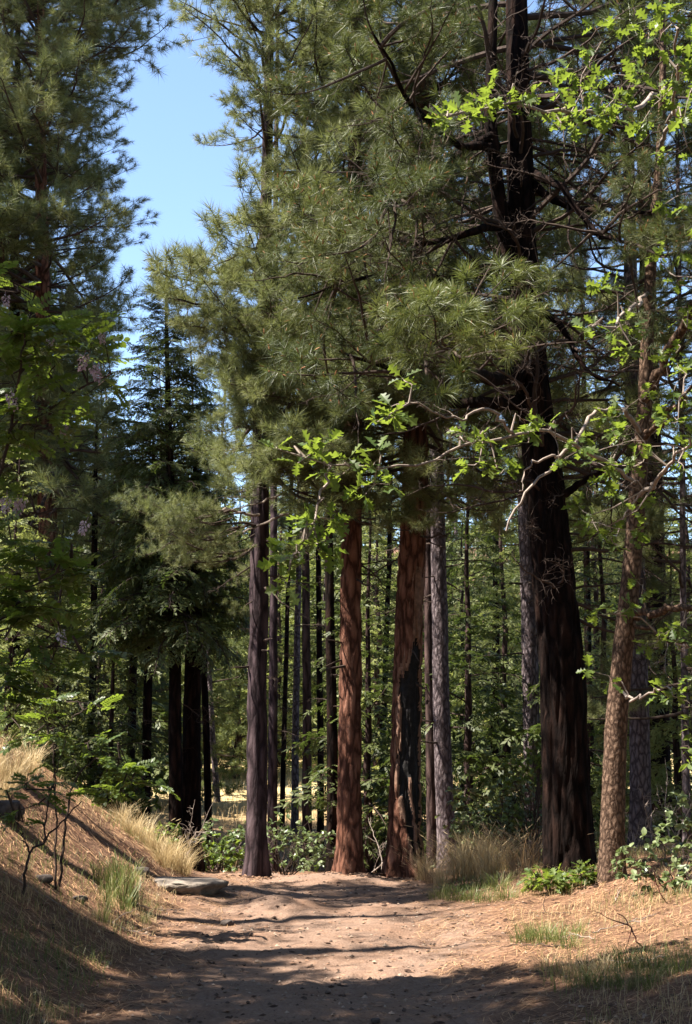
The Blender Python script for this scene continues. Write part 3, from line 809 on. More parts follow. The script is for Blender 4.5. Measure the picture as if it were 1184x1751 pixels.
# second stem
g = Geo(); p = smooth_path([P(878, 470, 15.2), P(862, 400, 15.1), P(848, 300, 15.05), P(838, 200, 15.0), P(842, 60, 15.0), P(846, -80, 15)], 24)
tube(g, p - base, np.linspace(M(15, 15), M(7, 15), 24), 10); G.mesh('side_stem', g, BARK_DARK, True)
def limb(T, pts, r0, r1, mat, name='limb', n=16, sides=8, seed=0, jit=.012):
    r = np.random.default_rng(seed); p = smooth_path(pts, n); p[1:-1] += r.normal(0, jit, p[1:-1].shape)
    g = Geo(); tube(g, p - T.base, np.linspace(r0, r1, n), sides); T.mesh(name, g, mat, True); return p
limbs = [
    [P(895, 640, 15.2), P(850, 650, 14.4), P(800, 640, 12.6), P(770, 600, 10.6), P(775, 560, 9.2)],
    [P(890, 690, 15.2), P(830, 690, 14.6), P(760, 690, 14.8), P(690, 640, 14.7), P(580, 600, 14.6)],
    [P(880, 480, 15.2), P(820, 470, 14.6), P(740, 480, 14.8), P(640, 470, 14.7), P(510, 510, 14.5)],
    [P(860, 380, 15.1), P(800, 400, 14.5), P(730, 420, 14.8), P(640, 400, 14.7), P(530, 430, 14.6)],
    [P(850, 250, 15.1), P(790, 250, 14.5), P(735, 210, 14), P(690, 160, 13.4), P(640, 60, 12.8)],
    [P(905, 310, 15.2), P(960, 350, 15), P(1040, 365, 14.6), P(1130, 360, 14)],
    [P(903, 290, 15.2), P(960, 320, 14.6), P(1020, 400, 14.4), P(1090, 420, 13.6)],
    [P(845, 230, 15.0), P(780, 265, 14.8), P(720, 330, 14.2), P(640, 360, 13.6)],
    [P(900, 500, 15.2), P(960, 560, 14.8), P(1010, 640, 14.6), P(1060, 660, 14.6)],
    [P(945, 860, 15.2), P(1000, 820, 15), P(1060, 790, 15)],
]
for i, l in enumerate(limbs): limb(G, l, M(15, 15) if i < 2 else M(9, 15), .010, BARK_DARK, seed=60 + i)
# curved dead twigs along those limbs
for i, l in enumerate(limbs):
    p = smooth_path(l, 20)
    for k in range(8):
        j = rng.integers(3, 19); a = p[j]
        d = unit(unit(p[min(j + 1, 19)] - p[j - 1]) * .4 + rng.normal(0, 1, 3) * np.array([1, .7, .9]) + np.array([0, 0, -.15]))
        pr = BARE[rng.integers(7)]; G.branch(pr, a, d, rng.uniform(.28, .6), rng.uniform(0, 6))
for k in range(40):
    z = rng.uniform(2.9, 9.5); q = gp.at(z); a = rng.uniform(math.pi * .7, 2.2 * math.pi); d = np.array([math.cos(a), math.sin(a) * .8, rng.uniform(-.35, .25)])
    pr = BARE[rng.integers(7)]; G.branch(pr, q[:3] + d * q[3] * .6, d, rng.uniform(.35, .95), rng.uniform(0, 6))
# the lit spray of long needles hanging towards the camera
end = limbs[0][-1]
near = [((775, 600), (770, 520), 9.0), ((770, 600), (690, 585), 8.9), ((775, 600), (650, 560), 9.1), ((780, 590), (850, 530), 9.0), ((780, 590), (815, 455), 9.4),
        ((770, 600), (745, 640), 8.8), ((775, 600), (800, 640), 9.0), ((800, 600), (890, 560), 9.6), ((770, 600), (700, 520), 9.3), ((830, 560), (905, 480), 10), ((800, 560), (735, 480), 9.8), ((760, 600), (650, 640), 9.4)]
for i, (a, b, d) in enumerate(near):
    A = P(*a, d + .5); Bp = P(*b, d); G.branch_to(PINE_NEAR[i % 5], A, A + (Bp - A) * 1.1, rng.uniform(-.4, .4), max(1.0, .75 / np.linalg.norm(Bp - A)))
# foliage at the ends of the other limbs and through the crown
tg = []
for l in limbs[1:5] + limbs[7:8]:
    p = smooth_path(l, 20)
    for k in range(8):
        j = rng.integers(7, 19); tg.append((p[j], unit(unit(p[-1] - p[j - 3]) + rng.normal(0, .75, 3) + np.array([0, -.05, .05])), rng.uniform(.45, .8)))
for l in limbs[5:7]:
    p = smooth_path(l, 20)
    for k in range(5):
        j = rng.integers(9, 19); tg.append((p[j], unit(unit(p[-1] - p[j - 3]) + rng.normal(0, .7, 3)), rng.uniform(.35, .6)))
for p0, d, s in tg:
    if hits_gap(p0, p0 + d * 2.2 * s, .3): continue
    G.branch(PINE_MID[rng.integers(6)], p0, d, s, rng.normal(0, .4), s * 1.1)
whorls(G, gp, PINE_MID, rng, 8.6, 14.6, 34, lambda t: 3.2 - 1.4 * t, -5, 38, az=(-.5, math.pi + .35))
for k in range(26):                                       # bare arching boughs about the bole
    z = rng.uniform(4.5, 9.6); q = gp.at(z); a = rng.uniform(math.pi * .8, math.pi * 2.2); d = np.array([math.cos(a), math.sin(a) * .55, rng.uniform(-.15, .45)])
    if hits_gap(q[:3], q[:3] + d * 2.5, .2): continue
    G.branch(BARE[rng.integers(7)], q[:3] + d * q[3] * .5, d, rng.uniform(.7, 1.15), rng.uniform(0, 6))
def gxx(px, d): return (px - CX) / FPX * d
GAPS = [(-9999, 70, 'left of the big left pine'), (70, 235, 'over the left bank'), (235, 430, 'left of the straight dark pine'), (430, 600, 'between the straight dark and the reddish pine'), (600, 690, 'between the reddish and the burnt pine'),
        (690, 900, 'between the burnt pine and the great dark pine'), (900, 1050, 'between the great dark pine and the oak'), (1050, 9999, 'right of the oak')]
def where(px):
    return next(t for a, b, t in GAPS if a <= px < b)
# ------------------------------------------------------------------ trees that fill the wood behind, and beside the trail out of the picture
def far_crown(seed, kind, height, z0, len0, len1, n, nn, nw):
    """A whole crown as one mesh (for trees that are far off)."""
    rng = np.random.default_rng(seed); g = Geo(); W = Geo()
    pr = []
    for k in range(4):
        if kind == 'pine':
            w, s, _ = pine_branch(900 + seed + k, 2.4, n_need=nn, nl=.24, nw=nw, dens=.8)
        else:
            w, s = cedar_branch(900 + seed + k, 1.9, lw=.075, ll=.17, step=.14)
        pr.append((w, s, 2.4 if kind == 'pine' else 1.9))
    for k in range(n):
        t = (k + rng.random()) / n; z = z0 + (height - z0) * t; a = k * 2.39996 + rng.normal(0, .4)
        pit = R(-12 + 45 * t + rng.normal(0, 8)) if kind == 'pine' else R(-5 + 28 * t + rng.normal(0, 8))
        d = np.array([math.cos(a) * math.cos(pit), math.sin(a) * math.cos(pit), math.sin(pit)])
        Ln = (len0 + (len1 - len0) * t ** 1.2) * rng.uniform(.65, 1.15)
        w, s, L0 = pr[rng.integers(4)]
        m = frame((0, 0, z), d, Ln / L0, rng.normal(0, .3)); g.merge(s, m)
        W.merge(w, m) if k % 3 == 0 else None
    tk = Geo(); zz = np.linspace(-.6, height, 14)
    tube(tk, np.stack([rng.normal(0, .03, 14), rng.normal(0, .03, 14), zz], 1), np.linspace(.14, .02, 14) * (height / 22) ** .5, 9)
    mt = FARGREEN if kind == 'pine' else CEDAR
    return tk.mesh('trunk', BARK_GREY, True), g.mesh('crown', mt), W.mesh('boughs', TWIG), height

FAR = {'pine': [far_crown(1, 'pine', 24, 1.2, 3.3, 1.2, 115, 26, .022), far_crown(2, 'pine', 26, 2.2, 3.2, 1.3, 115, 26, .022), far_crown(3, 'pine', 20, .8, 3.0, 1.0, 110, 26, .022)],
       'cedar': [far_crown(4, 'cedar', 12, .3, 2.7, .3, 150, 0, 0), far_crown(5, 'cedar', 15, .5, 2.8, .3, 160, 0, 0)]}
def far_tree(kind, v, x, y, s, rot, label, group, cat):
    tk, cr, bw, H = FAR[kind][v]
    z = h1(x, y)
    o = root('background_pine' if kind == 'pine' else 'background_cedar', (x, y, z), label, cat, group)
    o.rotation_euler = (.05 * math.sin(rot * 7), .06 * math.cos(rot * 5), rot); o.scale = (s, s, s)
    put('trunk', tk, o); c = put('crown', cr, o); put('boughs', bw, c, kind='stuff')
    return o
rng = np.random.default_rng(77)
def gap_top(x, y):
    """Highest z at (x, y) that still leaves the gap of sky open."""
    px = CX + FPX * x / y
    if 175 < px < 405:
        return EYE + (1265 - 585) / FPX * y * 1.02
    return 99
for px, d, py in [(218, 42, 575), (345, 44, 505), (375, 38, 520), (262, 55, 600), (312, 58, 590), (190, 36, 590)]:
    top = P(px, py, d)[2]; x = gxx(px, d); H = top - h1(x, d); k_ = 'cedar' if px < 300 else 'pine'; v = 0 if k_ == 'cedar' else 2
    far_tree(k_, v, x, d, H / FAR[k_][v][3], px * .3, ('conifer' if k_ == 'cedar' else 'pale pine') + (' tall' if px == 345 else '') + ' below the sky gap ' + ('left of' if px < 285 else 'right of') + ' the cedar spire' + (', farthest back' if d > 50 else ''), 'trees below the sky gap', 'conifer')
placed = []
for band, (d0, d1, n) in enumerate([(29, 35, 0), (35, 50, 2), (50, 66, 19), (66, 95, 42)]):
    for k in range(n):
        for _ in range(30):
            d = rng.uniform(d0, d1); x = rng.uniform(-.29, .29) * d
            if all((x - a) ** 2 + (d - b) ** 2 > (1.3 + band * .5) ** 2 for a, b in placed): break
        placed.append((x, d))
        px = CX + FPX * x / d
        cedar = rng.random() < (.45 if band < 2 else .5)
        kind = 'cedar' if cedar else 'pine'; v = int(rng.integers(2 if cedar else 3)); H = FAR[kind][v][3]
        s = rng.uniform(.8, 1.15); lim = gap_top(x, d) - h1(x, d)
        for wide in (-2.2, 2.2): lim = min(lim, gap_top(x + wide, d) - h1(x, d))
        if lim < 90:
            kind = 'cedar'; v = int(rng.integers(2)); H = FAR[kind][v][3]; s = min(s, lim / H * rng.uniform(.6, 1.0))
        if band == 0 and 420 < px < 640: s *= .55 if kind == 'cedar' else 1
        far_tree(kind, v, x, d, s, rng.uniform(0, 6.28),
                 ('tall pine' if kind == 'pine' else 'bushy conifer') + [' nearby ', ' at the clearing ', ' past the clearing ', ' high up the slope '][band] + where(px),
                 'background pines' if kind == 'pine' else 'background conifers', 'pine tree' if kind == 'pine' else 'conifer')

# young conifers with boughs to the ground between the trunks
UNDER = []
for k, Hh in enumerate((5.0, 7.5)):
    r_ = np.random.default_rng(300 + k); g = Geo(); W = Geo(); pr = [cedar_branch(700 + k * 10 + j, 1.5, lw=.04, ll=.11, step=.09) for j in range(4)]
    for j in range(95):
        t = (j + r_.random()) / 95; a = j * 2.39996; pit = R(-2 + 30 * t + r_.normal(0, 8)); dv = np.array([math.cos(a) * math.cos(pit), math.sin(a) * math.cos(pit), math.sin(pit)])
        w, s_ = pr[j % 4]; mm = frame((0, 0, .3 + (Hh - .4) * t), dv, (1.7 * (1 - t) ** .8 + .25) * r_.uniform(.7, 1.1) / 1.5, r_.normal(0, .3)); g.merge(s_, mm)
        if j % 3 == 0: W.merge(w, mm)
    tk = Geo(); zz = np.linspace(-.4, Hh, 12); tube(tk, np.stack([r_.normal(0, .02, 12), r_.normal(0, .02, 12), zz], 1), np.linspace(.09, .01, 12), 8)
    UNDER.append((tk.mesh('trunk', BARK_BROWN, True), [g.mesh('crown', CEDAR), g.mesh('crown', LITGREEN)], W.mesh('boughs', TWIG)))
for px, d, s, v, m, lab in [(630, 23.5, .9, 1, 0, 'dark young conifer between the reddish pine and the burnt pine'), (800, 23, 1.0, 1, 0, 'dark bushy young conifer right of the slim grey pine'),
        (860, 25, 1.0, 1, 1, 'green young conifer left of the pale grey trunk'), (195, 26, .75, 1, 0, 'dark young conifer behind the left bank'), (100, 25, .7, 1, 0, 'dark young conifer behind the foot of the big left pine'), (1030, 22, .9, 1, 0, 'dark young conifer between the great dark pine and the oak'), (1150, 19, .8, 0, 1, 'light green young conifer at the right behind the bushes'), (20, 22, .7, 1, 1, 'young conifer at the left edge behind the bank'), (690, 27, .7, 1, 0, 'dark young conifer behind the burnt pine')]:
    x = gxx(px, d); o = root('young_conifer', (x, d, h1(x, d)), lab, 'conifer'); o.scale = (s, s, s); o.rotation_euler = (0, 0, px * .7)
    tk, cr, bw = UNDER[v]; put('trunk', tk, o); c = put('crown', cr[m], o); put('boughs', bw, c, kind='stuff')

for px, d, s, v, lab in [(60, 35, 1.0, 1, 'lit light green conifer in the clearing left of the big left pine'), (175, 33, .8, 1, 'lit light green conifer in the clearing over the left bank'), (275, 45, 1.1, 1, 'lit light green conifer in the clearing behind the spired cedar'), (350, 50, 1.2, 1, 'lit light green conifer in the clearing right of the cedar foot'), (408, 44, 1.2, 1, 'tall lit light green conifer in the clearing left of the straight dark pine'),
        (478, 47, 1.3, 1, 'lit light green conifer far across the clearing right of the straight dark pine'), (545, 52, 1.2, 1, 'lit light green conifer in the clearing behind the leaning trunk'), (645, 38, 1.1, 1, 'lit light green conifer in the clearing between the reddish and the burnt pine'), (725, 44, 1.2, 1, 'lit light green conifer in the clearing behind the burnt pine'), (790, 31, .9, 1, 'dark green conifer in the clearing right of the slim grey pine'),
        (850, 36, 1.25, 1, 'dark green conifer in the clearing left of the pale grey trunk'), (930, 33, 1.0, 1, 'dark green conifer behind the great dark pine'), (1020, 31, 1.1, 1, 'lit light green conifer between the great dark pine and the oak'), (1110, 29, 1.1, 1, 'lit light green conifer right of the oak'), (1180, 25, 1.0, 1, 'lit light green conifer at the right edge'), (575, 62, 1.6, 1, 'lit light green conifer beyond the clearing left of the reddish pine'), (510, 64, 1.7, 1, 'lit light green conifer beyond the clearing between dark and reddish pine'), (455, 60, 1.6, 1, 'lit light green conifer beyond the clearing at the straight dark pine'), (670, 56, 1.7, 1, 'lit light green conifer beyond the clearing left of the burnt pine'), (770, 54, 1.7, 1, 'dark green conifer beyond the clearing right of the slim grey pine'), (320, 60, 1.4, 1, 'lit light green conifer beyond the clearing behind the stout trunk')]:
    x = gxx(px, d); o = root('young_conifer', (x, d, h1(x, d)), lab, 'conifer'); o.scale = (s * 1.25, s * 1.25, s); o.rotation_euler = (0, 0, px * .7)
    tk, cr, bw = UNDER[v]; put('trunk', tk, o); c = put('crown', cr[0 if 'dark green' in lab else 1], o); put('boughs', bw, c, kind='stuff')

# pines beside and behind the viewer whose crowns shade the trail
def side_pine(x, y, z0, top, n, len0, len1, seed, label, protos=PINE, r=.2, pitch=(-15, 30)):
    z = h1(x, y); rng = np.random.default_rng(seed)
    rows = [[x, y, z - .2, r], [x, y, z + 3, r * .9], [x + .1, y, z0, r * .7], [x, y, top, .02]]
    T = Tree('trailside_pine', (x, y, z), label, 'pine tree', 'pines standing beside the trail left of the picture')
    pth = add_trunk(T, rows, BARK_RED, 20, seed=seed)
    whorls(T, pth, protos, rng, z0, top - .2, n, lambda t: len0 + (len1 - len0) * t, *pitch)
    return T
SIDE = 'pine beside the trail left of the picture, its crown shading the foreground'
side_pine(-6.0, 6.9, 6.0, 12.5, 120, 3.1, 1.8, 201, SIDE)
side_pine(-7.2, 9.4, 4.0, 9.8, 115, 2.5, 1.1, 202, SIDE)
side_pine(-3.9, 6.0, 6.8, 13, 85, 2.7, 1.5, 203, SIDE)
side_pine(-6.7, 14.4, 8.8, 14.4, 130, 1.6, 1.0, 204, SIDE)
RSIDE = 'unseen pine added right of the trail to block sky light above the viewer'  # unseen pines here and behind the viewer, added to darken the foreground shade
side_pine(3.6, 5.2, 7.4, 14, 80, 2.7, 1.6, 206, RSIDE)
side_pine(2.4, 1.4, 6.0, 13, 80, 2.9, 1.6, 207, RSIDE)
side_pine(-1.4, -1.5, 6.0, 13, 80, 2.9, 1.6, 208, 'unseen pine added beside the trail behind the viewer to block sky light')
side_pine(-6.9, 12.3, 8.6, 13, 26, 1.2, .8, 205, SIDE, PINE_THIN)
side_pine(-6.2, 10.4, 8.4, 11.6, 14, 1.0, .7, 209, SIDE, PINE_THIN)
side_pine(1.2, -4.2, 5.0, 14, 80, 3.0, 1.6, 210, 'unseen pine added behind the viewer to block sky light')
side_pine(4.9, 1.8, 5.5, 14, 80, 3.0, 1.6, 211, RSIDE)
side_pine(-3.4, .2, 5.5, 13, 80, 2.8, 1.6, 212, 'unseen pine added behind the viewer to block sky light')
# the wood goes on unseen; these pines are added to block sky and sun
rng = np.random.default_rng(78)
for k, (x, y) in enumerate([(4.8, 4), (6.2, 8.5), (7.5, 12.5), (5.2, -1), (8.5, 5), (9.5, 9.5), (8.8, 16.5), (3.6, -5), (-3.2, -4.5), (-6.5, -2.5), (.2, -9), (-9.5, -7), (5.5, -10), (-4.5, -12), (9, -5), (11.5, 13.5), (12, 2), (10.5, 20), (-10.4, 27.8), (-14, 24)]):
    far_tree('pine', k % 2 if k > 17 else k % 3, x, y, 1.3 if k > 17 else rng.uniform(.75, .95), rng.uniform(0, 6.28), 'tall unseen pine of the wood, added to block light', 'pines beside and behind the viewer', 'pine tree')
# ------------------------------------------------------------------ the oak, the locust and the shrubs
def leafy(T, clusters, leaves, wood_mat, leaf_material, rng, mode='rosette', leaf_name='leaf', budget=300, per=6, spread_up=.7, scale=1.0, twig_r=.003, flowers=None):
    """clusters: (centre, radius, n_leaves, start point on a limb). Twigs run to each rosette; leaves sit on twig ends."""
    W = Geo(); places = []
    for c, rad, n, start in clusters:
        c = np.asarray(c, float)
        if start is not None:
            p = smooth_path([start, start + (c - start) * .5 + rng.normal(0, .05, 3) + np.array([0, 0, .05]), c], 9)
            tube(W, p - T.base, np.linspace(twig_r * 2.8, twig_r * 1.3, 9), 5)
        m = max(1, int(round(n / per)))
        for k in range(m):
            e = c + rng.normal(0, 1, 3) * rad * np.array([1, 1, spread_up])
            dv = unit(e - c + rng.normal(0, .03, 3) + np.array([0, 0, .04]))
            tw = smooth_path([c, c + (e - c) * .5 + rng.normal(0, .02, 3), e], 5)
            tube(W, tw - T.base, np.linspace(twig_r * 1.2, twig_r * .6, 5), 3)
            for j in range(per):
                if mode == 'rosette':
                    a = j * 2.4 + rng.uniform(-.4, .4)
                    side = unit(np.cross(dv, (0.3, 0.2, 1))); s2 = np.cross(dv, side)
                    d = unit(dv * rng.uniform(.1, .8) + side * math.cos(a) + s2 * math.sin(a) * .7 + np.array([0, 0, -.25]))
                    pos = e
                else:
                    tt = rng.uniform(.3, 1.0); i = min(int(tt * 4), 3); pos = tw[i] + (tw[i + 1] - tw[i]) * (tt * 4 - i)
                    side = unit(np.cross(dv, (0, 0, 1))) * (1 if j % 2 else -1)
                    d = unit(dv * rng.uniform(.2, .9) + side + rng.normal(0, .3, 3) + np.array([0, 0, -.1]))
                up = unit(np.array([0, 0, 1.0]) + rng.normal(0, .38, 3))
                places.append((frame(pos - T.base, d, scale * rng.uniform(.55, 1.22), rng.normal(0, .25), up), rng.integers(len(leaves))))
    if W.v: T.mesh('twigs', W, wood_mat, kind='stuff')
    order = rng.permutation(len(places)); F2 = Geo()
    meshes = [g.mesh(leaf_name, leaf_material) for g in leaves]
    for r, i in enumerate(order):
        m, k = places[i]
        if r < budget: put(leaf_name, meshes[k], T.o, m)
        else: F2.merge(leaves[k], m)
    if F2.v: T.mesh('foliage', F2, leaf_material, kind='stuff')

# --- the oak
rng = np.random.default_rng(31)
rows, base = px_rows([(1047, 1520, 41), (1050, 1380, 39), (1056, 1250, 38), (1066, 1100, 34), (1078, 1000, 33), (1090, 850, 30), (1100, 700, 26), (1108, 560, 22), (1116, 420, 19), (1128, 280, 15), (1134, 120, 12), (1128, -60, 7)], 14.2)
O = Tree('black_oak', base, 'slender oak with rough sunlit bark and bright lobed leaves at the right', 'oak tree')
op = add_trunk(O, rows, BARK_OAK, 40, step=.05, amp=.07, k=24., zs=.4, flare=.22, seed=31, wob=.012)
ol = {}
def oak_limb(key, pts, r0, r1, mat=BARK_OAK, n=18, jit=.02):
    pts = [P(*p) for p in pts]; ol[key] = limb(O, pts, M(r0, 13), M(r1, 12), mat, 'limb', n, 7, len(ol) + 5, jit)
oak_limb('fork', [(1100, 690, 14.2), (1135, 620, 13.9), (1165, 560, 13.6), (1200, 500, 13.2), (1230, 420, 13)], 12, 6)
oak_limb('top', [(1136, 150, 14.2), (1085, 185, 13), (1000, 195, 12), (900, 185, 11), (800, 190, 10.5), (765, 200, 10.2)], 5, 2, TWIG_GREY)
oak_limb('topright', [(1130, 250, 14.2), (1150, 200, 12.5), (1165, 120, 11), (1160, 50, 10.5)], 5, 2, TWIG_GREY)
oak_limb('mid', [(1110, 500, 14.2), (1080, 530, 13.2), (1050, 555, 12.4), (1010, 560, 11.8)], 4, 2, TWIG_GREY)
oak_limb('pale', [(1098, 740, 14.2), (1065, 700, 13.6), (1025, 700, 13.2), (1003, 720, 13), (996, 745, 12.9), (960, 780, 12.8), (905, 835, 12.6), (880, 875, 12.6), (866, 908, 12.6)], 5, 2, TWIG_GREY, 30, .012)
oak_limb('pale2', [(960, 780, 12.8), (930, 778, 12.7), (900, 800, 12.6), (888, 840, 12.5)], 2.5, 1.2, TWIG_GREY)
oak_limb('cross', [(1090, 830, 14.2), (1040, 790, 13.4), (985, 760, 12.6), (935, 735, 11.8), (880, 745, 11), (800, 758, 10.6), (740, 790, 10.3), (645, 802, 10), (560, 795, 9.9), (480, 770, 9.8)], 4, 1.2, TWIG_GREY, 34, .012)
oak_limb('cross2', [(880, 745, 11), (840, 700, 10.6), (812, 698, 10.5), (795, 720, 10.4), (700, 690, 10.2)], 2.6, 1.4, TWIG_GREY, 22, .012)
oak_limb('hang', [(560, 795, 9.9), (548, 850, 9.8), (530, 900, 9.7), (500, 950, 9.7)], 2.2, 1.2, TWIG_GREY)
oak_limb('rightlow', [(1078, 1050, 14.2), (1130, 1048, 13.8), (1190, 1035, 13.4), (1260, 1020, 13)], 9, 5)
oak_limb('rightlow2', [(1072, 1060, 14.2), (1130, 1085, 13.9), (1200, 1110, 13.6)], 5, 3)
oak_limb('low', [(1060, 1180, 14.2), (1085, 1200, 13.6), (1110, 1180, 13.2), (1150, 1180, 12.8)], 3, 1.5, TWIG_GREY)
oak_limb('rmid', [(1096, 760, 14.2), (1130, 720, 13.2), (1184, 660, 12.4)], 6, 3)
oak_limb('right', [(1090, 860, 14.2), (1140, 800, 13), (1180, 750, 12.2)], 5, 2, TWIG_GREY)
def near_limb(key, p):
    q = ol[key]; return q[np.argmin(np.linalg.norm(q - p, axis=1))]
spec = [  # px, py, depth, radius px, leaves, limb
    (780, 195, 10.3, 26, 24, 'top'), (830, 180, 10.5, 22, 18, 'top'), (890, 160, 10.9, 26, 24, 'top'), (905, 195, 10.9, 22, 18, 'top'), (950, 170, 11.4, 28, 24, 'top'), (1000, 195, 11.9, 26, 24, 'top'),
    (1000, 130, 11.7, 26, 18, 'top'), (1030, 70, 11.8, 20, 18, 'top'), (1050, 170, 12.2, 30, 30, 'top'), (1080, 130, 12.4, 30, 24, 'top'), (1060, 205, 12.5, 26, 18, 'top'), (960, 210, 11.3, 20, 12, 'top'), (1020, 150, 11.9, 18, 12, 'top'),
    (1110, 60, 11.2, 26, 24, 'topright'), (1150, 40, 10.6, 28, 24, 'topright'), (1160, 110, 10.9, 32, 30, 'topright'), (1130, 170, 11.6, 32, 30, 'topright'), (1165, 200, 12.2, 28, 24, 'topright'), (1175, 250, 12.4, 24, 12, 'topright'), (1180, 160, 11, 26, 18, 'topright'),
    (1040, 495, 12.3, 18, 18, 'mid'), (1015, 555, 11.9, 18, 12, 'mid'), (1075, 555, 12.8, 22, 18, 'mid'), (1080, 590, 12.6, 18, 12, 'mid'), (1165, 415, 13, 24, 18, 'fork'), (1160, 480, 13.2, 26, 18, 'fork'), (1175, 560, 13.2, 20, 12, 'fork'),
    (1075, 695, 13.2, 26, 24, 'pale'), (1110, 720, 13.2, 24, 18, 'rmid'), (1060, 760, 13.4, 28, 24, 'cross'), (1100, 790, 13, 26, 18, 'right'), (1040, 800, 13.4, 22, 18, 'cross'), (1120, 690, 13, 24, 12, 'rmid'), (1160, 720, 12.4, 24, 18, 'rmid'), (1090, 740, 13, 20, 12, 'right'), (1160, 790, 12.4, 26, 18, 'right'),
    (690, 690, 10.2, 20, 18, 'cross2'), (665, 715, 10.1, 16, 12, 'cross2'), (700, 655, 10.2, 14, 6, 'cross2'), (890, 715, 11, 18, 12, 'cross2'), (795, 755, 10.5, 18, 18, 'cross'), (850, 800, 10.8, 18, 18, 'cross'), (820, 790, 10.6, 14, 12, 'cross'), (950, 750, 11.8, 22, 18, 'cross'), (905, 755, 11.3, 20, 12, 'cross'), (985, 740, 12.4, 18, 12, 'cross'),
    (640, 830, 10, 26, 24, 'cross'), (600, 800, 9.9, 24, 18, 'cross'), (555, 780, 9.9, 20, 12, 'cross'), (475, 768, 9.8, 12, 6, 'cross'), (520, 785, 9.8, 16, 12, 'cross'), (650, 785, 10, 18, 12, 'cross'),
    (545, 930, 9.8, 22, 24, 'hang'), (515, 925, 9.7, 22, 24, 'hang'), (490, 955, 9.7, 18, 18, 'hang'), (490, 995, 9.7, 14, 12, 'hang'), (535, 885, 9.8, 20, 18, 'hang'), (520, 975, 9.7, 18, 12, 'hang'),
    (1050, 1050, 13.6, 20, 24, 'rightlow2'), (1040, 1155, 13.8, 14, 12, 'low'), (1130, 1180, 13, 18, 18, 'low'), (1125, 1090, 13.6, 20, 18, 'rightlow2'), (1160, 1110, 13.5, 22, 18, 'rightlow2'), (1040, 900, 13.6, 24, 24, 'right'), (1010, 880, 13.8, 20, 12, 'right'), (1050, 930, 13.8, 22, 18, 'right'), (1150, 1190, 12.8, 18, 12, 'low'), (1150, 610, 13.5, 22, 18, 'fork'), (1175, 640, 12.8, 22, 18, 'rmid'), (1130, 450, 13.6, 20, 18, 'fork'), (1178, 430, 13.2, 20, 12, 'fork'), (1140, 760, 12.8, 24, 18, 'right'), (1175, 690, 12.6, 22, 18, 'rmid'), (1075, 830, 13.8, 20, 12, 'right'), (1170, 1060, 13.5, 22, 18, 'rightlow'), (1175, 330, 12.8, 22, 12, 'fork'), (1100, 1000, 13.8, 16, 12, 'rightlow'),
]
cl = []
for px, py, d, r, n, key in spec:
    c = P(px, py, d); cl.append((c, M(r, d) * .85, n, near_limb(key, c)))
oleaves = [oak_leaf(.15, k) for k in range(6)]
leafy(O, cl, oleaves, TWIG_GREY, OAKLEAF, rng, 'rosette', budget=300, per=6, twig_r=.0035)
for k in range(18):                                   # bare pale twigs
    key = ['cross', 'cross', 'cross2', 'pale', 'mid', 'rightlow', 'rightlow2', 'fork', 'top'][k % 9]; q = ol[key]; j = rng.integers(3, len(q) - 1)
    O.branch(BARE_GREY[rng.integers(4)], q[j], rng.normal(0, 1, 3) * np.array([1, .6, .8]) + np.array([0, 0, -.2]), rng.uniform(.15, .4), rng.uniform(0, 6))

# --- yellow-green spray at the right edge
rng = np.random.default_rng(33)
b0 = np.array([2.95, 10.2, h1(2.95, 10.2)])
S = Tree('leafy_sapling', b0, 'yellow green sapling stem with small oval leaves at the right edge', 'shrub')
lp = limb(S, [b0 - [0, 0, .1], P(1200, 1350, 10.3), P(1182, 1240, 10.3), P(1180, 1160, 10.3)], .012, .003, TWIG, 'stem', 20, 5, 3)
leafy(S, [(P(1181, y, 10.3), .05, 8, lp[np.argmin(np.linalg.norm(lp - P(1182, y, 10.3), axis=1))]) for y in range(1165, 1300, 22)], [oval_leaf(.085, .24, k) for k in range(3)], TWIG, OAKLEAF, rng, 'alt', budget=60, per=4)

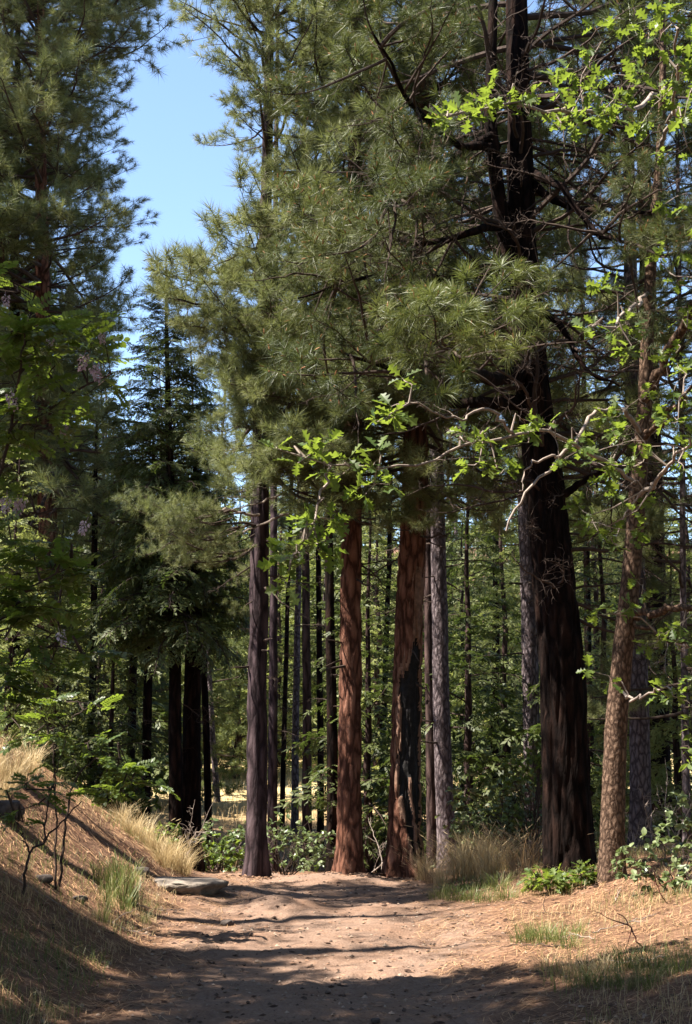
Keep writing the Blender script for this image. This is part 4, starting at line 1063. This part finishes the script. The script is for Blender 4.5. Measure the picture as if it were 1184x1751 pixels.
# --- locust thicket on the left bank
def locust(label, base, stems, spec, flowers, seed, budget=300, lscale=1.0):
    rng = np.random.default_rng(seed); T = Tree('flowering_locust' if flowers else 'locust_sapling', base, label, 'locust tree' if flowers else 'sapling'); ls = []
    for i, (pts, r0, r1) in enumerate(stems): ls.append(limb(T, [np.asarray(p, float) for p in pts], r0, r1, TWIG, 'stem', 24, 6, seed + i, .007))
    allp = np.concatenate(ls)
    def near(c): return allp[np.argmin(np.linalg.norm(allp - c, axis=1))]
    cl = []
    for px, py, d, r, n in spec:
        c = P(px, py, d); cl.append((c, M(r, d) * 1.15, max(5, n * .62), near(c)))
    leafy(T, cl, [pinnate_leaf(.21, 7 + k % 3, k) for k in range(5)], TWIG, LOCLEAF, rng, 'alt', budget=budget, per=5, twig_r=.0035, scale=lscale)
    fm = []
    for k in range(3):
        g = Geo(); r = np.random.default_rng(500 + k)
        for j in range(34):
            t = j / 33; a = j * 2.4; rad = .034 * (1 - .65 * t)
            p = np.array([math.cos(a) * rad, math.sin(a) * rad, -.13 * t])
            pet = leaf_shape(np.array([(0, .05), (.4, .42), (.8, .36), (1, .05)]) * .028, .5, -.4)
            g.merge(pet, frame(p, (math.cos(a), math.sin(a), -.5 + r.normal(0, .4)), r.uniform(.8, 1.2), r.uniform(-1, 1)))
        tube(g, np.array([[0, 0, .05], [0, 0, 0], [0, 0, -.12]]), [.002, .0025, .001], 4)
        fm.append(g.mesh('flower_cluster', FLOWER))
    for i, (px, py, d, s) in enumerate(flowers):
        c = P(px, py, d); q = near(c)
        g = Geo(); tube(g, smooth_path([q, (q + c) / 2 + [0, 0, .05], c + [0, 0, .05]], 7) - T.base, np.linspace(.004, .002, 7), 4); st = T.mesh('flower_stalk', g, TWIG)
        put('flower_cluster', fm[i % 3], T.o, frame(c - T.base, (1, rng.normal(0, .3), rng.normal(0, .25)), s))
    return T
bx, by = -3.0, 9.6; b0 = np.array([bx, by, h1(bx, by)])
locust('tall locust with feathery leaves and pale pink flower clusters at the left edge', b0,
    [([b0 - [0, 0, .2], P(-70, 1200, 9.7), P(-30, 900, 9.8), P(20, 740, 9.8), P(110, 680, 9.8), P(190, 640, 9.7)], .03, .006),
     ([P(-30, 900, 9.8), P(10, 780, 9.6), P(40, 600, 9.5), P(60, 500, 9.5)], .018, .005),
     ([P(-30, 900, 9.8), P(40, 880, 9.7), P(100, 870, 9.6)], .012, .004),
     ([P(-60, 1150, 9.7), P(0, 1060, 9.5), P(70, 990, 9.4), P(120, 970, 9.4)], .014, .004),
     ([P(-60, 1180, 9.7), P(20, 1120, 9.6), P(100, 1100, 9.5), P(150, 1120, 9.4)], .014, .004),
     ([P(40, 720, 9.8), P(80, 735, 9.7), P(100, 745, 9.7)], .012, .006)],
    [(30, 690, 9.5, 30, 30), (80, 700, 9.5, 24, 25), (15, 735, 9.5, 30, 25), (60, 735, 9.6, 26, 20), (100, 730, 9.6, 16, 10),
     (30, 500, 9.5, 30, 25), (80, 540, 9.5, 32, 30), (20, 570, 9.5, 30, 25), (130, 570, 9.6, 34, 25), (150, 610, 9.7, 30, 25), (100, 620, 9.7, 34, 25), (60, 600, 9.6, 30, 20), (180, 650, 9.7, 24, 15), (20, 640, 9.6, 30, 20),
     (20, 800, 9.6, 30, 20), (50, 850, 9.6, 34, 15), (90, 890, 9.6, 26, 10),
     (20, 930, 9.5, 34, 30), (60, 940, 9.5, 34, 35), (90, 975, 9.4, 26, 25), (125, 975, 9.4, 12, 10), (30, 980, 9.5, 34, 35), (65, 1010, 9.5, 30, 30), (20, 1040, 9.5, 34, 30), (10, 1090, 9.5, 30, 25), (60, 1070, 9.5, 30, 20), (90, 1110, 9.5, 28, 20), (140, 1110, 9.4, 22, 15), (30, 1140, 9.5, 34, 25), (80, 1150, 9.5, 34, 20), (10, 1180, 9.5, 30, 25)],
    [(20, 672, 9.4, .85), (145, 608, 9.6, .8), (160, 625, 9.6, .8), (173, 570, 9.6, .55), (86, 578, 9.5, .6), (38, 852, 9.5, .85), (12, 848, 9.5, .8), (148, 892, 9.6, .7), (102, 1080, 9.4, .7), (112, 725, 9.6, .6), (10, 505, 9.4, .6)], 301)
# leafy shrub lower on the bank
bx, by = -2.35, 11.9; b0 = np.array([bx, by, h1(bx, by)])
locust('low leafy locust bush with drooping lit sprays in front of the left trunks', b0,
    [([b0 - [0, 0, .15], P(120, 1340, 12), P(150, 1290, 12), P(200, 1290, 12), P(245, 1320, 11.9)], .014, .004),
     ([b0 - [0, 0, .15], P(95, 1280, 12), P(80, 1220, 12), P(40, 1195, 12)], .012, .004), ([P(95, 1280, 12), P(118, 1230, 12), P(150, 1210, 12)], .008, .004)],
    [(175, 1300, 12, 22, 20), (200, 1320, 12, 24, 25), (225, 1335, 11.9, 22, 25), (215, 1300, 12, 20, 20), (250, 1345, 11.9, 14, 10), (180, 1340, 11.9, 22, 20), (205, 1355, 11.8, 20, 10), (150, 1270, 12, 24, 20),
     (30, 1215, 12, 26, 20), (70, 1230, 12, 26, 20), (110, 1245, 12, 26, 15), (50, 1260, 12, 24, 10), (130, 1200, 12, 28, 15), (20, 1170, 12, 28, 20)], [], 302, budget=250, lscale=.8)
# crooked sapling in front
bx, by = -2.5, 11.0; c0 = P(42, 1515, 11.0); b0 = np.array([c0[0], 11.0, h1(c0[0], 11.0)])
locust('small crooked dark sapling with sparse leaves on the shaded left bank', b0,
    [([b0 - [0, 0, .1], P(45, 1470, 11), P(52, 1455, 11), P(75, 1440, 11), P(100, 1410, 11), P(140, 1370, 11)], .014, .004), ([P(52, 1458, 11), P(38, 1430, 11), P(25, 1390, 11)], .009, .003), ([P(75, 1440, 11), P(80, 1390, 11), P(90, 1340, 11), P(115, 1255, 11)], .008, .003)],
    [(45, 1350, 11, 22, 15), (80, 1345, 11, 20, 15), (65, 1375, 11, 22, 15), (40, 1405, 11, 16, 10), (95, 1370, 11, 14, 5), (20, 1370, 11, 16, 10), (75, 1410, 11, 10, 5)], [], 303, budget=90, lscale=.65)

# --- broadleaf shrubs
def shrub(label, x, y, wid, hei, n, seed, mat=SHRUBLEAF, leafs=None, stemm=TWIG, name='shrub', budget=120, per=6):
    rng = np.random.default_rng(seed); b = np.array([x, y, h1(x, y)]); T = Tree(name, b, label, 'shrub'); g = Geo(); cl = []
    n = int(n * 1.9)
    for k in range(max(4, n // 40)):
        a = rng.uniform(0, 6.28); rr = rng.uniform(.15, 1) ** .7
        e = b + np.array([math.cos(a) * wid * rr, math.sin(a) * wid * rr * .8, hei * rng.uniform(.35, 1) * (1.05 - .45 * rr)])
        p = smooth_path([b + rng.normal(0, .04, 3) * [1, 1, 0] - [0, 0, .08], b + (e - b) * .45 + [0, 0, hei * .12], e], 9); p[1:-1] += rng.normal(0, .012, (7, 3))
        tube(g, p - b, np.linspace(.010, .003, 9), 5); cl.append((e, wid * .2, 40, p[6]))
    T.mesh('stems', g, stemm)
    leafy(T, cl, leafs or [oval_leaf(.068, .36, k) for k in range(3)], stemm, mat, rng, 'rosette', budget=budget, per=per, twig_r=.0022)
    return T
def gx(px, d): return (px - CX) / FPX * d
shrub('pale green lit shrub behind the straight dark pine trunk', gx(490, 19.6), 19.6, .75, .85, 480, 401)
shrub('pale green lit shrub left of the straight dark pine trunk', gx(395, 20.2), 20.2, .5, .9, 300, 402)
shrub('low yellow green bush under the shrub beside the stump', gx(372, 19.0), 19.0, .4, .45, 240, 403, OAKLEAF)
shrub('big pale green shrub right of the slim grey pine', gx(845, 18.2), 18.2, .62, 1.15, 900, 404)
shrub('young leafy shrub growing up along the pale grey trunk', gx(905, 17.6), 17.6, .32, 1.9, 280, 405, OAKLEAF)
shrub('lit green bush with oval leaves right of the oak foot', gx(1140, 13.2), 13.2, .42, .5, 260, 406)
shrub('second green bush at the right edge behind the oval leaved one', gx(1185, 14.0), 14.0, .45, .8, 260, 407)
shrub('dense dark green bush at the foot of the wood right of the reddish pine', gx(648, 24), 24.0, .6, 1.1, 400, 408)
shrub('small lit bush on the slope left of the cedar foot', gx(285, 19.5), 19.5, .35, .5, 240, 409, OAKLEAF)
for k, (px, d, lab) in enumerate([(930, 14.4, 'oak seedling with lobed leaves at the left foot of the great dark pine'), (985, 14.3, 'oak seedling with lobed leaves between the great dark pine and the oak')]):
    shrub(lab, gx(px, d), d, .27, .2, 80, 420 + k, OAKLEAF, [oak_leaf(.11, j) for j in range(3)], TWIG, 'oak_seedling', 60)
# mid-wood bushes that close the view under the crowns
for k in range(7):
    r = np.random.default_rng(440 + k); d = r.uniform(24, 40); px = [r.uniform(40, 320), r.uniform(620, 1180)][k % 3 > 0]
    T = shrub('leafy bush in the undergrowth between the far trunks', gx(px, d), d, r.uniform(.7, 1.2), r.uniform(.9, 2.4), 420, 450 + k, [SHRUBLEAF, LOCLEAF][k % 2], [oval_leaf(.11, .36, j) for j in range(2)], budget=0)
    T.o['group'] = 'bushes between the far trunks'
# ------------------------------------------------------------------ grass, stump, rocks, sticks and litter
def blades(rng, n, hmin, hmax, spread, lean, w, seeds=0.0):
    """A tuft of n bending blades round the origin."""
    g = Geo()
    a = rng.uniform(0, 6.28, n); r0 = spread * np.sqrt(rng.random(n)); H = rng.uniform(hmin, hmax, n)
    b = np.stack([np.cos(a) * r0, np.sin(a) * r0, np.full(n, -.03)], 1)
    out = np.stack([np.cos(a + rng.normal(0, .6, n)), np.sin(a + rng.normal(0, .6, n)), np.zeros(n)], 1) * (lean * rng.uniform(.2, 1.2, n))[:, None]
    side = np.stack([-np.sin(a), np.cos(a), np.zeros(n)], 1) * (w * .5 * rng.uniform(.6, 1.3, n))[:, None]
    pts = [b + out * H[:, None] * t ** 2 + np.array([0, 0, 1]) * (H * (t - .25 * lean * t ** 2.5))[:, None] for t in (0, .4, .75, 1.0)]
    v = np.stack([pts[0] - side, pts[0] + side, pts[1] + side * .9, pts[1] - side * .9, pts[2] + side * .6, pts[2] - side * .6, pts[3]], 1).reshape(-1, 3)
    i = np.arange(n) * 7
    g.add(v, np.concatenate([np.stack([i, i + 1, i + 2, i + 3], 1), np.stack([i + 3, i + 2, i + 4, i + 5], 1)]))
    g.f.append(np.stack([i + 5, i + 4, i + 6], 1) + g.n - 7 * n)
    if seeds:
        for k in np.flatnonzero(rng.random(n) < seeds):
            d = unit(pts[3][k] - pts[2][k]); tube(g, np.array([pts[3][k] - d * .02, pts[3][k] + d * .03, pts[3][k] + d * .08]), [.001, .004, .0008], 4)
    return g
rng = np.random.default_rng(61)
DRY = [blades(rng, 230, .25, .62, .13, .75, .0045, .12).mesh('dry_grass_tussock', GRASS_DRY) for _ in range(3)]
LOW = [blades(rng, 110, .08, .24, .12, .7, .004).mesh('grass_tuft', GRASS_GREEN) for _ in range(4)]
LOWDRY = [blades(rng, 120, .06, .22, .14, .9, .004).mesh('dry_grass_tuft', GRASS_DRY) for _ in range(4)]
TALLG = [blades(rng, 60, .2, .42, .1, .5, .005, .05).mesh('green_grass_tuft', GRASS_GREEN) for _ in range(3)]
def tuft_at(protos, name, px, d, s, label, group=None, cat='grass tuft', dz=0.0):
    x = gx(px, d); me = protos[rng.integers(len(protos))]
    o = put(name, me, None, None, (x, d, h1(x, d)), label=label, category=cat)
    o.rotation_euler = (0, 0, rng.uniform(0, 6.28)); o.scale = (s, s, s * rng.uniform(.9, 1.1))
    if group: o['group'] = group
BROWN = [blades(rng, 150, .25, .66, .15, .95, .004, .3).mesh('dry_grass_tussock', GRASS_BROWN) for _ in range(3)]
for px, d, s in [(735, 17.0, .9), (785, 16.6, 1.15), (805, 16.8, 1.1), (830, 16.2, 1.1), (880, 15.8, 1.25), (902, 15.7, 1.0), (815, 17.4, 1.1), (845, 17.2, .9), (770, 17.8, 1.0), (720, 17.5, .7), (750, 16.4, .7)]:
    tuft_at(BROWN if px > 870 or rng.random() < .25 else DRY, 'dry_grass_tussock', px, d, s, ('loose leaning' if px > 820 else 'straw coloured') + ' dry grass tussock at the right of the trail crest', 'dry tussocks right of the crest', 'grass tussock')
for px, d, s in [(300, 16.9, .85), (285, 16.6, .8), (318, 17.0, .75), (272, 17.2, .7), (255, 17.6, .75), (300, 17.6, .8), (240, 18.0, .7), (325, 17.4, .6), (230, 17.4, .6), (215, 18.3, .7)]:
    tuft_at(DRY, 'dry_grass_tussock', px, d, s, 'dry straw tussock on the lit left bank above the flat rock', 'dry tussocks on the left bank', 'grass tussock')
for px, d, s in [(10, 13.5, .8), (-10, 14.2, .9), (25, 14.5, .8), (40, 15.2, .8), (5, 15.0, .9), (60, 16.0, .8)]:
    tuft_at(DRY, 'dry_grass_tussock', px, d, s, 'dry straw tussock at the left edge high on the bank', 'dry tussocks at the left edge', 'grass tussock')
for px, d, s in [(180, 13.2, .9), (200, 13.0, 1), (215, 13.4, 1), (228, 13.7, 1), (240, 13.3, .9), (195, 12.5, .9), (225, 12.7, .9), (210, 14.0, .9), (235, 14.3, .8), (190, 11.7, .7)]:
    tuft_at(TALLG, 'green_grass_tuft', px, d, s, 'upright green grass tuft on the left bank beside the trail', 'green tufts on the left bank')
for px, d, s in [(258, 12.6, .55), (750, 14.8, 1), (775, 14.6, 1), (800, 14.4, 1), (825, 14.2, 1), (790, 15.4, 1), (820, 15.2, 1), (845, 14.8, 1), (760, 15.5, .9), (860, 14.2, .9)]:
    tuft_at(LOW, 'grass_tuft', px, d, s * 1.1, 'low green grass tuft edging the trail below the dry tussocks' if px > 500 else 'small pale grass tuft at the left edge of the trail', 'low tufts below the dry tussocks' if px > 500 else None)
for px, d, s in [(885, 11.4, 1), (920, 11.2, 1.1), (945, 11.3, 1), (970, 11.6, .9), (905, 11.7, 1), (960, 10.9, .9), (925, 10.2, .9), (950, 10.0, 1), (985, 9.8, 1.1), (1020, 9.6, 1.1), (1060, 9.5, 1.1), (1100, 9.3, 1.1), (1010, 9.2, 1), (1050, 9.0, 1), (1140, 9.1, 1), (1090, 8.9, 1), (980, 9.3, .9), (1170, 9.4, 1)]:
    tuft_at(LOW if rng.random() < .7 else LOWDRY, 'grass_tuft', px, d, s, 'low grass tuft on the verge right of the trail in the foreground', 'low tufts on the right verge')

# loose grass over both banks (far too many blades to count)
def grass_cover(name, mat, n, xr, yr, dens, hmin, hmax, w, seed):
    rng = np.random.default_rng(seed); x = rng.uniform(*xr, n * 4); y = yr[0] + (yr[1] - yr[0]) * rng.random(n * 4) ** 1.3
    q = np.stack([x, y, np.zeros_like(x)], 1); m = fbm(q * 1.1, 3, seed) * dens(x, y)
    keep = np.flatnonzero(m > rng.uniform(.30, .62, n * 4))[:n]; x, y = x[keep], y[keep]; k = len(x); z = h(x, y)
    H = rng.uniform(hmin, hmax, k); a = rng.uniform(0, 6.28, k); ln = rng.uniform(.2, 1.3, k)
    b = np.stack([x, y, z - .01], 1); out = np.stack([np.cos(a), np.sin(a), np.zeros(k)], 1) * (ln * H)[:, None]
    sd = np.stack([-np.sin(a), np.cos(a), np.zeros(k)], 1) * w * .5
    p1 = b + out * .3 + np.array([0, 0, 1]) * (H * .6)[:, None]; p2 = b + out + np.array([0, 0, 1]) * (H * np.clip(1.05 - .35 * ln, .2, 1))[:, None]
    v = np.stack([b - sd, b + sd, p1 + sd * .8, p1 - sd * .8, p2], 1).reshape(-1, 3); i = np.arange(k) * 5
    g = Geo(); g.add(v, np.stack([i, i + 1, i + 2, i + 3], 1)); g.f.append(np.stack([i + 3, i + 2, i + 4], 1))
    put(name, g.mesh(name, mat), kind='stuff', label='loose thin grass blades over both banks of the trail', category='grass')
off = lambda x, y: np.clip(np.maximum(edge_left(y) - x, x - edge_right(y)) / .35, 0, 1)
grass_cover('dry_grass', GRASS_DRY, 17000, (-4.6, 4.6), (6.2, 20), lambda x, y: off(x - .05, y) * np.where((x < -2.2) & (y > 11), .62, 1.0), .03, .15, .0035, 71)
grass_cover('green_grass', GRASS_GREEN, 20000, (-4.2, 4.2), (6.2, 19), lambda x, y: off(x, y) * np.where(x < 0, np.clip((-x - .8) * 1.2, 0, 1) * np.where(y < 14, 1.0, .7), .85), .03, .16, .0035, 72)
grass_cover('meadow_grass', GRASS_DRY, 22000, (-14, 14), (24, 58), lambda x, y: 1.15, .15, .45, .012, 73)

# brown needles, bark chips, pebbles
def scatter_needles(n, seed):
    rng = np.random.default_rng(seed); x = rng.uniform(-4.4, 4.4, n * 2); y = 6.2 + 13.5 * rng.random(n * 2) ** 1.4
    m = np.where(off(x, y) > rng.random(n * 2), 1.0, .12 + .5 * (np.abs(x + .2) > .8)); q = np.stack([x, y, x * 0], 1)
    keep = np.flatnonzero(m * fbm(q * 2.2, 3, 6) > rng.uniform(.1, .5, n * 2))[:n]; x, y = x[keep], y[keep]; k = len(x)
    a = rng.uniform(0, 6.28, k); l = rng.uniform(.06, .2, k)
    dx, dy = np.cos(a) * l / 2, np.sin(a) * l / 2
    z0, z1 = h(x - dx, y - dy) + rng.uniform(.002, .02, k), h(x + dx, y + dy) + rng.uniform(.002, .02, k)
    s = np.stack([-np.sin(a), np.cos(a), np.zeros(k)], 1) * .0017
    A, B = np.stack([x - dx, y - dy, z0], 1), np.stack([x + dx, y + dy, z1], 1)
    v = np.stack([A - s, A + s, B + s, B - s], 1).reshape(-1, 3); i = np.arange(k) * 4; g = Geo(); g.add(v, np.stack([i, i + 1, i + 2, i + 3], 1))
    put('needle_litter', g.mesh('needle_litter', LITTER), kind='stuff', label='fallen brown pine needles over the forest floor', category='litter')
scatter_needles(60000, 81)
def lumps(name, mat, n, smin, smax, flat, seed, xr, label, cat, ypow=1.5):
    rng = np.random.default_rng(seed); x = rng.uniform(*xr, n); y = 6.2 + 13 * rng.random(n) ** ypow; z = h(x, y)
    base = np.array([(1, 0, 0), (-1, 0, 0), (0, 1, 0), (0, -1, 0), (0, 0, 1), (0, 0, -1)], float); fc = np.array([(0, 2, 4), (2, 1, 4), (1, 3, 4), (3, 0, 4), (2, 0, 5), (1, 2, 5), (3, 1, 5), (0, 3, 5)])
    s = smin + (smax - smin) * rng.random(n) ** 4
    v = base[None] * s[:, None, None] * rng.uniform(.5, 1.2, (n, 6, 3)) * np.array([1, 1, flat]); a = rng.uniform(0, 6.28, n); c, d = np.cos(a), np.sin(a)
    v = np.stack([v[..., 0] * c[:, None] - v[..., 1] * d[:, None], v[..., 0] * d[:, None] + v[..., 1] * c[:, None], v[..., 2]], -1) + np.stack([x, y, z + s * flat * .3], 1)[:, None]
    f = (fc[None] + (np.arange(n) * 6)[:, None, None]).reshape(-1, 3); g = Geo(); g.add(v.reshape(-1, 3), f)
    put(name, g.mesh(name, mat), kind='stuff', label=label, category=cat)
lumps('pebbles', PEBBLE, 5000, .004, .026, .7, 82, (-1.9, 1.7), 'small pebbles scattered over the dirt trail', 'pebbles')
lumps('bark_chips', CHIP, 11000, .005, .038, .3, 83, (-3.2, 3.2), 'dark bark chips scattered over trail and banks', 'litter')

rng = np.random.default_rng(85); g = Geo()
for (fx, fy, fr, fh) in TRUNK_FEET:
    if fr > .65: continue
    for k in range(70):                                     # flakes of shed bark heaped at the trunk feet
        a = rng.uniform(0, 6.28); r_ = fr * rng.uniform(.45, 1.5); x, y = fx + math.cos(a) * r_, fy + math.sin(a) * r_; s = rng.uniform(.015, .045)
        m = frame((x, y, h1(x, y) + .008), rng.normal(0, 1, 3) * [1, 1, .25], s, rng.normal(0, .3)); c = np.array([(-1, -.4, -.12), (1, -.5, -.1), (.9, .5, -.12), (-.8, .45, -.1), (-.7, -.3, .12), (.7, -.35, .14), (.6, .35, .12), (-.6, .3, .1)])
        g.add(c @ m[:3, :3].T + m[:3, 3], np.array([(0, 1, 5, 4), (1, 2, 6, 5), (2, 3, 7, 6), (3, 0, 4, 7), (4, 5, 6, 7)]))
put('bark_flakes', g.mesh('bark_flakes', CHIP), kind='stuff', label='flakes of shed bark heaped round the trunk feet', category='litter')
def rock(name, label, x, y, sx, sy, sz, seed, mat=STONE, sink=.4, lump=.22):
    n, m = 26, 14; th = np.linspace(0, 2 * math.pi, n, endpoint=False); ph = np.linspace(-math.pi / 2, math.pi / 2, m)
    v = np.array([(math.cos(p) * math.cos(t), math.cos(p) * math.sin(t), math.sin(p)) for p in ph for t in th])
    v = v * (1 + lump * (fbm(v * 2.2 + seed * 3.1, 3, seed) - .44)[:, None] * 2)
    v[:, 2] = np.tanh(v[:, 2] * 1.6) * .8
    v *= np.array([sx, sy, sz]); i = np.arange(m - 1)[:, None] * n; j = np.arange(n)[None, :]; k = (j + 1) % n
    f = np.stack([i + j, i + k, i + n + k, i + n + j], -1).reshape(-1, 4); g = Geo(); g.add(v, f)
    put(name, g.mesh(name, mat, True), None, None, (x, y, h1(x, y) + sz * (1 - 2 * sink)), label=label, category='rock')
EARTH = plain_mat('earthy_stone', (.13, .085, .062), (.30, .215, .165), 12, .95, .02)
DARKSTONE = plain_mat('dark_stone', (.02, .016, .014), (.10, .08, .07), 14, .9, .02)
rock('flat_rock', 'flat grey rock half buried at the left edge of the trail', gx(315, 15.2), 15.2, .46, .42, .13, 3, STONE, .4, .6)
for px, d, s, lab in [(700, 8.15, .03, 'dark fist sized stone on the shaded trail right of centre'), (800, 8.25, .035, 'dark stone on the shaded trail near the right verge'), (640, 8.6, .022, 'small dark stone on the shaded trail near its middle'), (395, 13.0, .05, 'small pale stone on the left part of the trail'), (150, 12.0, .05, 'dark stone on the left bank under the green grass'), (250, 14.9, .07, 'dark stone beside the flat rock'), (90, 11.9, .06, 'dark rock on the left bank near the crooked sapling'), (20, 13.2, .16, 'shaded rock ledge at the left edge of the bank')]:
    rock('stone', lab, gx(px, d), d, s * 1.2, s, s * .8, int(px), DARKSTONE, .25, .45)

# stump
x, y = gx(337, 18.6), 18.6; b0 = np.array([x, y, h1(x, y)])
T = Tree('tree_stump', b0, 'short dark stump at the left end of the trail crest', 'stump')
v, f, qq = trunk([[x, y, b0[2] - .2, .14], [x, y, b0[2] + .15, .12], [x - .02, y, b0[2] + .34, .115]], b0, 28, .03, .12, 12, .2, .35, 3, 0)
g = Geo(); g.add(v, f); T.mesh('stump_side', g, BARK_DARK, True)
g = Geo(); ring = v[-28:] + np.random.default_rng(2).normal(0, .006, (28, 3)); g.add(np.vstack([ring, ring.mean(0) + [0, 0, .02]]), np.array([(i, (i + 1) % 28, 28) for i in range(28)])); T.mesh('cut_top', g, CHAR)

# sticks
def stick(label, pts, r0, r1, mat, name='fallen_stick', forks=0, seed=0, cat='stick'):
    r = np.random.default_rng(seed); pts = [np.asarray(p, float) for p in pts]; b = pts[0]
    p = smooth_path(pts, 14); p[1:-1] += r.normal(0, .006, (12, 3)); g = Geo(); tube(g, p - b, np.linspace(r0, r1, 14), 6)
    for k in range(forks):
        j = r.integers(4, 12); st = walk(r, p[j], unit(p[j + 1] - p[j]) + r.normal(0, .7, 3), r.uniform(.1, .3), 5, .25); tube(g, st - b, np.linspace(r1 * 1.3, .0015, 6), 4)
    o = put(name, g.mesh(name, mat, True), None, None, b, label=label, category=cat); return o
def gp_(px, d, up=.01): x = gx(px, d); return np.array([x, d, h1(x, d) + up])
stick('bent reddish bare twig sticking up from the grass at the lower right', [gp_(1098, 10.2, -.03), P(1090, 1612, 10.2), P(1078, 1580, 10.25), P(1056, 1562, 10.3)], .007, .004, TWIG_RED, 'upright_twig', 2, 1, 'twig')
stick('thin dark upright twig beside the oval leaved bush', [gp_(1133, 12.4, -.03), P(1128, 1530, 12.4), P(1118, 1490, 12.4)], .006, .003, TWIG_RED, 'upright_twig', 3, 2, 'twig')
stick('broken pale branch leaning on the bank in front of the dark trunks', [gp_(325, 18.2), P(330, 1420, 18.2), P(352, 1425, 18.0)], .012, .004, TWIG_GREY, 'fallen_branch', 6, 3, 'branch')
r = np.random.default_rng(91)
for k in range(12):
    px, d = (r.uniform(60, 260), r.uniform(10.5, 13.5)) if k % 2 else (r.uniform(880, 1180), r.uniform(9.5, 13)); a = gp_(px, d, .012); ang = r.uniform(0, 3.14); l = r.uniform(.3, .8)
    bx_, by_ = a[0] + math.cos(ang) * l, a[1] + math.sin(ang) * l; e = np.array([bx_, by_, h1(bx_, by_) + .012]); mid = (a + e) / 2; mid[2] = h1(mid[0], mid[1]) + .02
    o = stick('thin dry stick lying on the ' + ('left bank' if k % 2 else 'right verge'), [a, mid, e], .006, .003, TWIG_GREY if k % 3 else TWIG, forks=2, seed=k); o['group'] = 'sticks on the left bank' if k % 2 else 'sticks on the right verge'
for px, d, n in [(330, 18.7, 3), (380, 22, 4), (640, 19.5, 4), (1060, 17, 5), (1150, 16, 5), (540, 24, 3)]:
    for k in range(n):
        x = gx(px + r.uniform(-25, 25), d); b = np.array([x, d, h1(x, d)])
        o = put('dead_twig', BARE_GREY[r.integers(4)][0][0], None, frame(b, (r.normal(0, .5), r.normal(0, .3), 1), r.uniform(.3, .7), r.uniform(0, 6)), label='bare grey dead twigs standing in the undergrowth', category='twig', group='dead twigs in the undergrowth')
